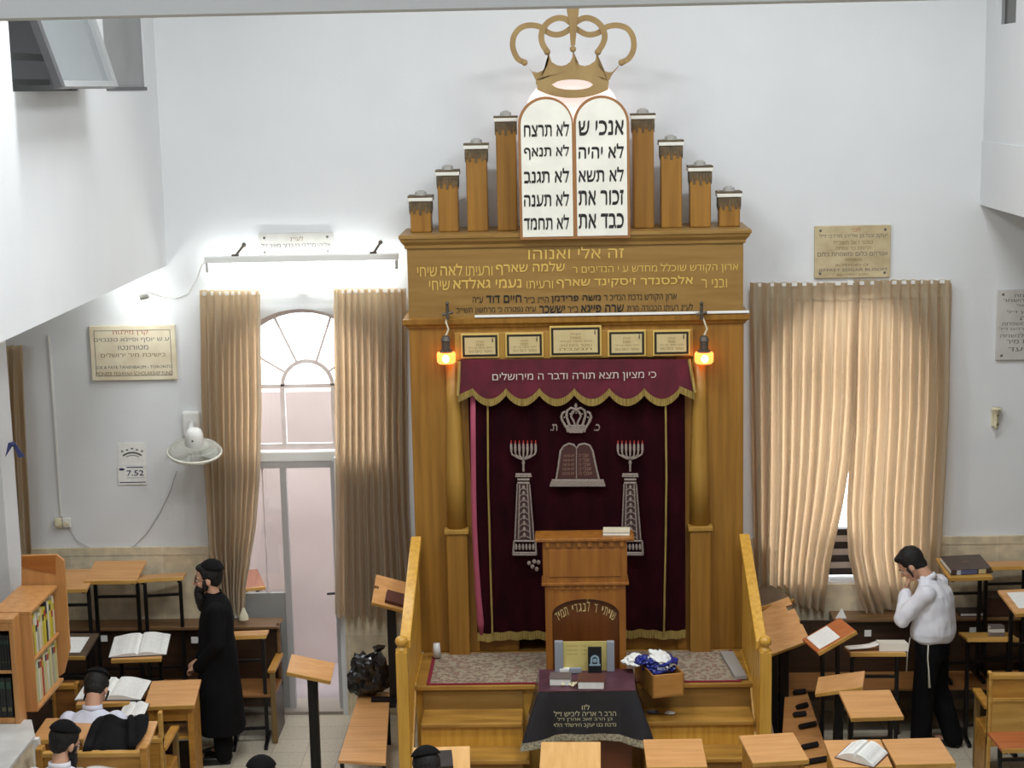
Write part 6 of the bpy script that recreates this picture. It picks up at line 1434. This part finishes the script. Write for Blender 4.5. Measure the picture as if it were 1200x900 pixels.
for s in (-1, 1):
    mb = MB(); mb.ell((s*0.105, 0.06, 0.035), (0.048, 0.135, 0.04), 16, 10); mb.ell((s*0.105, -0.03, 0.06), (0.046, 0.06, 0.055), 14, 10); mb.bx(s*0.105-0.045, s*0.105+0.045, -0.07, 0.17, 0.0, 0.02)
    blob(mb, 'shoe', mat('black_leather', rgb(18, 17, 18), 0.35), P1, 0.008, 2)
mb = MB(); mb.lathe([(0.072, -0.012), (0.070, 0.012), (0.067, 0.012), (0.064, -0.01)], (0, 0, 0), 24, Matrix.Translation((0, 0.008, 1.492)) @ Matrix.Rotation(-0.2, 4, 'X')); mb.build('coat_collar', blackcloth, P1, smooth=True)
for s in (-1, 1): MB().tube([(s*0.124, 0.158, 0.888), (s*0.116, 0.168, 0.88)], 0.045, 14).build('shirt_cuff', whitecloth, P1, smooth=True)
dress_head(P1, H1, beard=0.13, kippah=16, payot=True)
mb = MB()
for s in (-1, 1): mb.tube([H1 @ Vector((s*0.03+0.022*math.cos(a), 0.101, 0.07+0.017*math.sin(a))) for a in [k*math.pi/8 for k in range(17)]], 0.0018, 5); mb.tube([H1 @ Vector(p) for p in ((s*0.052, 0.1, 0.074), (s*0.076, 0.07, 0.076), (s*0.084, 0.0, 0.075))], 0.002, 5)
mb.build('glasses', blackm, P1)

# --- the man in the white shirt, head bowed, back turned
f2 = atz(1090, 876, 0)
P2 = person('standing dark haired man in a white shirt and black trousers, head bowed, hand at chin', (f2.x, f2.y, 0), math.radians(62))
P2.scale = (1.03, 1.03, 1.03)
H2 = HM((0.0, 0.135, 1.505), 10, 40)
mb = MB(); head_vols(mb, H2); limb(mb, [(0, 0.03, 1.42), (0, 0.11, 1.545)], [0.062, 0.056])
rings_loft(mb, [((0, 0, 0.86), 0.155, 0.11, 0), ((0, 0.0, 1.0), 0.15, 0.11, 0), ((0, 0.0, 1.2), 0.17, 0.115, 0), ((0, 0.01, 1.36), 0.18, 0.11, 0.1), ((0, 0.02, 1.43), 0.12, 0.08, 0.2), ((0, 0.04, 1.47), 0.06, 0.06, 0.3)])
legs2 = [[(-0.09, 0, 0.9), (-0.1, 0.04, 0.5), (-0.11, 0.05, 0.09)], [(0.09, 0, 0.9), (0.11, -0.02, 0.5), (0.12, -0.16, 0.10)]]
arms2 = [[(-0.185, 0.01, 1.38), (-0.212, 0.20, 1.16), (-0.05, 0.215, 1.36)], [(0.185, 0.01, 1.38), (0.20, 0.15, 1.12), (0.0, 0.27, 1.16)]]
for pts in legs2: limb(mb, pts, [0.09, 0.062, 0.042]); mb.ell(Vector(pts[2])+Vector((0, 0.06, -0.05)), (0.042, 0.11, 0.034))
for k, pts in enumerate(arms2):
    limb(mb, pts, [0.055, 0.045, 0.031])
    hand_vols(mb, frame_to(pts[2], (0.35, -0.1, 0.95) if k == 0 else (-1, 0.1, 0.05), (0.1, 0.8, 0.2) if k == 0 else (0, 0.9, 0.4)), 0.9, 1 if k == 0 else -1)
blob(mb, 'body', skin, P2, 0.0062, 2)
mb = MB()
rings_loft(mb, [((0, 0.0, 0.955), 0.185, 0.145, 0), ((0, 0.0, 0.98), 0.215, 0.17, 0), ((0, -0.005, 1.04), 0.225, 0.182, 0), ((0, -0.01, 1.15), 0.212, 0.165, 0), ((0, -0.005, 1.28), 0.212, 0.15, 0.05), ((0, 0.003, 1.37), 0.20, 0.13, 0.1), ((0, 0.015, 1.43), 0.15, 0.10, 0.25), ((0, 0.035, 1.475), 0.09, 0.08, 0.35)])
for k, pts in enumerate(arms2): limb(mb, [pts[0], pts[1], Vector(pts[1]).lerp(Vector(pts[2]), 0.85)], [0.080, 0.075, 0.05])
blob(mb, 'shirt', whitecloth, P2, 0.010, 5, 0.015, 9, 5)
MB().lathe([(0.083, -0.01), (0.078, 0.035), (0.07, 0.035), (0.068, 0.0)], (0, 0, 0), 24, Matrix.Translation((0, 0.052, 1.455)) @ Matrix.Rotation(-0.5, 4, 'X')).build('collar', whitecloth, P2, smooth=True)
mb = MB(); rings_loft(mb, [((0, 0, 0.99), 0.175, 0.13, 0), ((0, 0, 0.9), 0.185, 0.14, 0), ((0, 0, 0.8), 0.18, 0.13, 0)])
for pts in legs2: limb(mb, [Vector(pts[0]), Vector(pts[1]), Vector(pts[2])+Vector((0, 0, -0.03))], [0.11, 0.092, 0.084])
blob(mb, 'trousers', blackcloth, P2, 0.011, 4, 0.005, 8)
for pts in legs2:
    a = Vector(pts[2]); mb = MB(); mb.ell((a.x, a.y+0.065, 0.035), (0.048, 0.13, 0.04), 16, 10); mb.ell((a.x, a.y-0.02, 0.06), (0.046, 0.06, 0.055), 14, 10); mb.bx(a.x-0.045, a.x+0.045, a.y-0.06, a.y+0.17, 0.0, 0.02); blob(mb, 'shoe', MATS['black_leather'], P2, 0.008, 2)
tz_ = mat('tzitzit_cord', rgb(226, 222, 206), 0.8)
for pts in ([(-0.195, -0.02, 0.97), (-0.205, -0.02, 0.85), (-0.2, -0.03, 0.74), (-0.205, -0.04, 0.60)], [(-0.1, 0.16, 0.97), (-0.13, 0.17, 0.85), (-0.135, 0.175, 0.68)]):
    MB().tube(pts, [0.005, 0.005, 0.006, 0.011], 6).build('tzitzit', tz_, P2, org=(0, 0, 0), smooth=True)
dress_head(P2, H2, kippah=False, payot=True, hair_len=0.02)

# --- seated men
def seated(label, at, rz, lean, hyaw, hpitch, shirt, beard=None, kippah=14, arms=None, payot=True, hairlen=0.0, zseat=0.45, jacket=None):
    """at = where the crown of the head shows; the figure sits on its bench below"""
    sh_y, sh_z = 0.46*math.sin(lean), zseat+0.08+0.46*math.cos(lean)
    nk = Vector((0, sh_y+0.05*math.sin(lean), sh_z+0.07)); hc = nk+Vector((0, 0.05+0.03*math.sin(lean), 0.05))
    M = HM(hc, hyaw, hpitch); top = M @ Vector((0, -0.02, 0.2))
    R = Matrix.Rotation(rz, 4, 'Z'); off = R @ top
    r = person(label, (at[0]-off.x, at[1]-off.y, at[2]-top.z), rz)
    mb = MB(); head_vols(mb, M); limb(mb, [nk-Vector((0, 0.01, 0.04)), hc+Vector((0, -0.01, 0.03))], [0.062, 0.056])
    def sp(s): return Vector((0, 0.46*s*math.sin(lean*(0.6+0.4*s)), zseat+0.08+0.46*s*math.cos(lean*(0.6+0.4*s))))
    def body(k, mb):
        rings_loft(mb, [(sp(-0.12), 0.165+k, 0.12+k, -lean*0.5), (sp(0.15), 0.16+k, 0.115+k, -lean*0.6), (sp(0.5), 0.17+k, 0.115+k, -lean*0.8), (sp(0.85), 0.185+k, 0.11+k, -lean), (sp(1.02), 0.13+k, 0.085+k*0.6, -lean), (nk-Vector((0, 0, 0.015)), 0.062+k*0.5, 0.06+k*0.5, -lean)])
    body(0, mb); S_ = sp(0.92)
    hips = [((s*0.09, 0.02, zseat+0.075), (s*0.12, 0.44, zseat+0.06), (s*0.12, 0.42, 0.09)) for s in (-1, 1)]
    for h in hips: limb(mb, h, [0.09, 0.064, 0.044]); mb.ell(Vector(h[2])+Vector((0, 0.06, -0.05)), (0.042, 0.11, 0.034))
    arm = arms or [((-0.26, S_.y+0.1, S_.z-0.22), (-0.12, S_.y+0.30, S_.z-0.2)), ((0.26, S_.y+0.1, S_.z-0.22), (0.12, S_.y+0.30, S_.z-0.2))]
    full = []
    for s, (e, w_) in zip((-1, 1), arm):
        pts = [Vector((s*0.185, S_.y, S_.z)), Vector(e), Vector(w_)]; full.append(pts); limb(mb, pts, [0.054, 0.045, 0.031]); d = (pts[2]-pts[1]).normalized(); hand_vols(mb, frame_to(pts[2], d, (0, 0, 1)), 0.45, -s)
    blob(mb, 'body', skin, r, 0.0075, 2)
    mb = MB(); body(0.032, mb)
    for pts in full: limb(mb, [pts[0], pts[1], pts[1].lerp(pts[2], 0.88)], [0.086, 0.070, 0.052])
    blob(mb, 'shirt', shirt, r, 0.011, 5, 0.007, 8, at[0])
    MB().lathe([(0.08, -0.02), (0.076, 0.025), (0.07, 0.025), (0.068, -0.01)], (0, 0, 0), 24, Matrix.Translation(nk+Vector((0, 0.0, -0.005))) @ Matrix.Rotation(-lean*0.8, 4, 'X')).build('collar', shirt, r, smooth=True)
    mb = MB()
    for h in hips: limb(mb, [Vector(h[0]), Vector(h[1]), Vector(h[2])], [0.11, 0.086, 0.07])
    blob(mb, 'trousers', blackcloth, r, 0.013, 3)
    for h in hips:
        a = Vector(h[2]); mb = MB(); mb.ell((a.x, a.y+0.065, 0.038), (0.048, 0.13, 0.04), 14, 9); mb.bx(a.x-0.044, a.x+0.044, a.y-0.06, a.y+0.17, 0, 0.02); mb.ell((a.x, a.y-0.01, 0.06), (0.046, 0.06, 0.05), 12, 8); o = blob(mb, 'shoe', MATS['black_leather'], r, 0.01, 2)
    dress_head(r, M, beard=beard, kippah=kippah, payot=payot, hair_len=hairlen)
    return r
a = atz(116, 788, 1.22)
seated('seated man in a white shirt and black kippah, bent over a large open book', a, 0.0, 0.30, -4, 48, bluecloth, kippah=4)
a = atz(79, 848, 1.34)
P4 = seated('seated man with black kippah and long dark beard turned right, lower left corner', a, math.radians(-6), 0.22, -32, 22, whitecloth, beard=0.11, kippah=8)
a = atz(497, 879, 1.27)
seated('seated man with dark hair at the bottom edge before a light desk, bent left', a, math.radians(8), 0.5, 12, 34, blackcloth, kippah=10)
a = atz(307, 889, 1.26)
seated('seated man in black with round black cap, bottom edge, near the post stand', a, math.radians(-4), 0.3, 0, 18, blackcloth, kippah=12)
# the book the bearded man reads
p = atz(92, 899, 0.93)
bkk = [('pages', 0)]
ob = bpy.data.objects.new('open_book', None); COL.objects.link(ob); ob.location = (P4.location.x+0.08, P4.location.y+0.36, 0.86); ob.rotation_euler = (math.radians(20), 0, math.radians(-8)); tag(ob, 'wide open white book held before the bearded man in the corner', 'book')
for pn, mb, mm, kw in open_book(0.24, 0.3, 0.03): mb.build(pn, mm, ob, org=(0, 0, 0), **kw)
# jacket thrown over the slanted stand
JM = topM(SD['jk'])
def jk(u, v):
    x = -0.22+0.37*u+0.02*math.sin(v*4); y = 0.425-0.46*v
    z = 0.022+0.018*math.sin(u*9+v*2)*math.sin(v*5+1)+0.02*noise.noise(Vector((u*4, v*4, 1.3)))+0.012
    if v > 0.92: z -= (v-0.92)*0.25
    z = max(z, 0.008)
    return JM @ Vector((x, y, z))
mb = MB(); mb.surf(jk, 36, 36); jo = mb.build('jacket', blackcloth, None, org=tuple(JM.translation), smooth=True, solid=0.012); jo.location = JM.translation; tag(jo, 'black suit jacket spread over the slanted stand behind the panel', 'jacket')
def slv(t): return JM @ Vector((-0.20-0.02*math.sin(t*3), 0.40-0.44*t, 0.03+0.012*math.sin(t*8)))
mb = MB(); mb.tube([slv(k/10) for k in range(11)], [0.03, 0.036, 0.04, 0.04, 0.04, 0.04, 0.039, 0.038, 0.037, 0.036, 0.034], 12)
mb.tube([JM @ Vector((0.02+0.1*k/8, 0.40-0.42*k/8, 0.05+0.01*math.sin(k))) for k in range(9)], [0.02, 0.03, 0.034, 0.036, 0.036, 0.036, 0.035, 0.034, 0.03], 12)
mb.build('sleeve', blackcloth, jo, org=tuple(JM.translation), smooth=True)

for o in bpy.data.objects:
    for k in ('_org', '_top', '_d', '_w'):
        if k in o: del o[k]
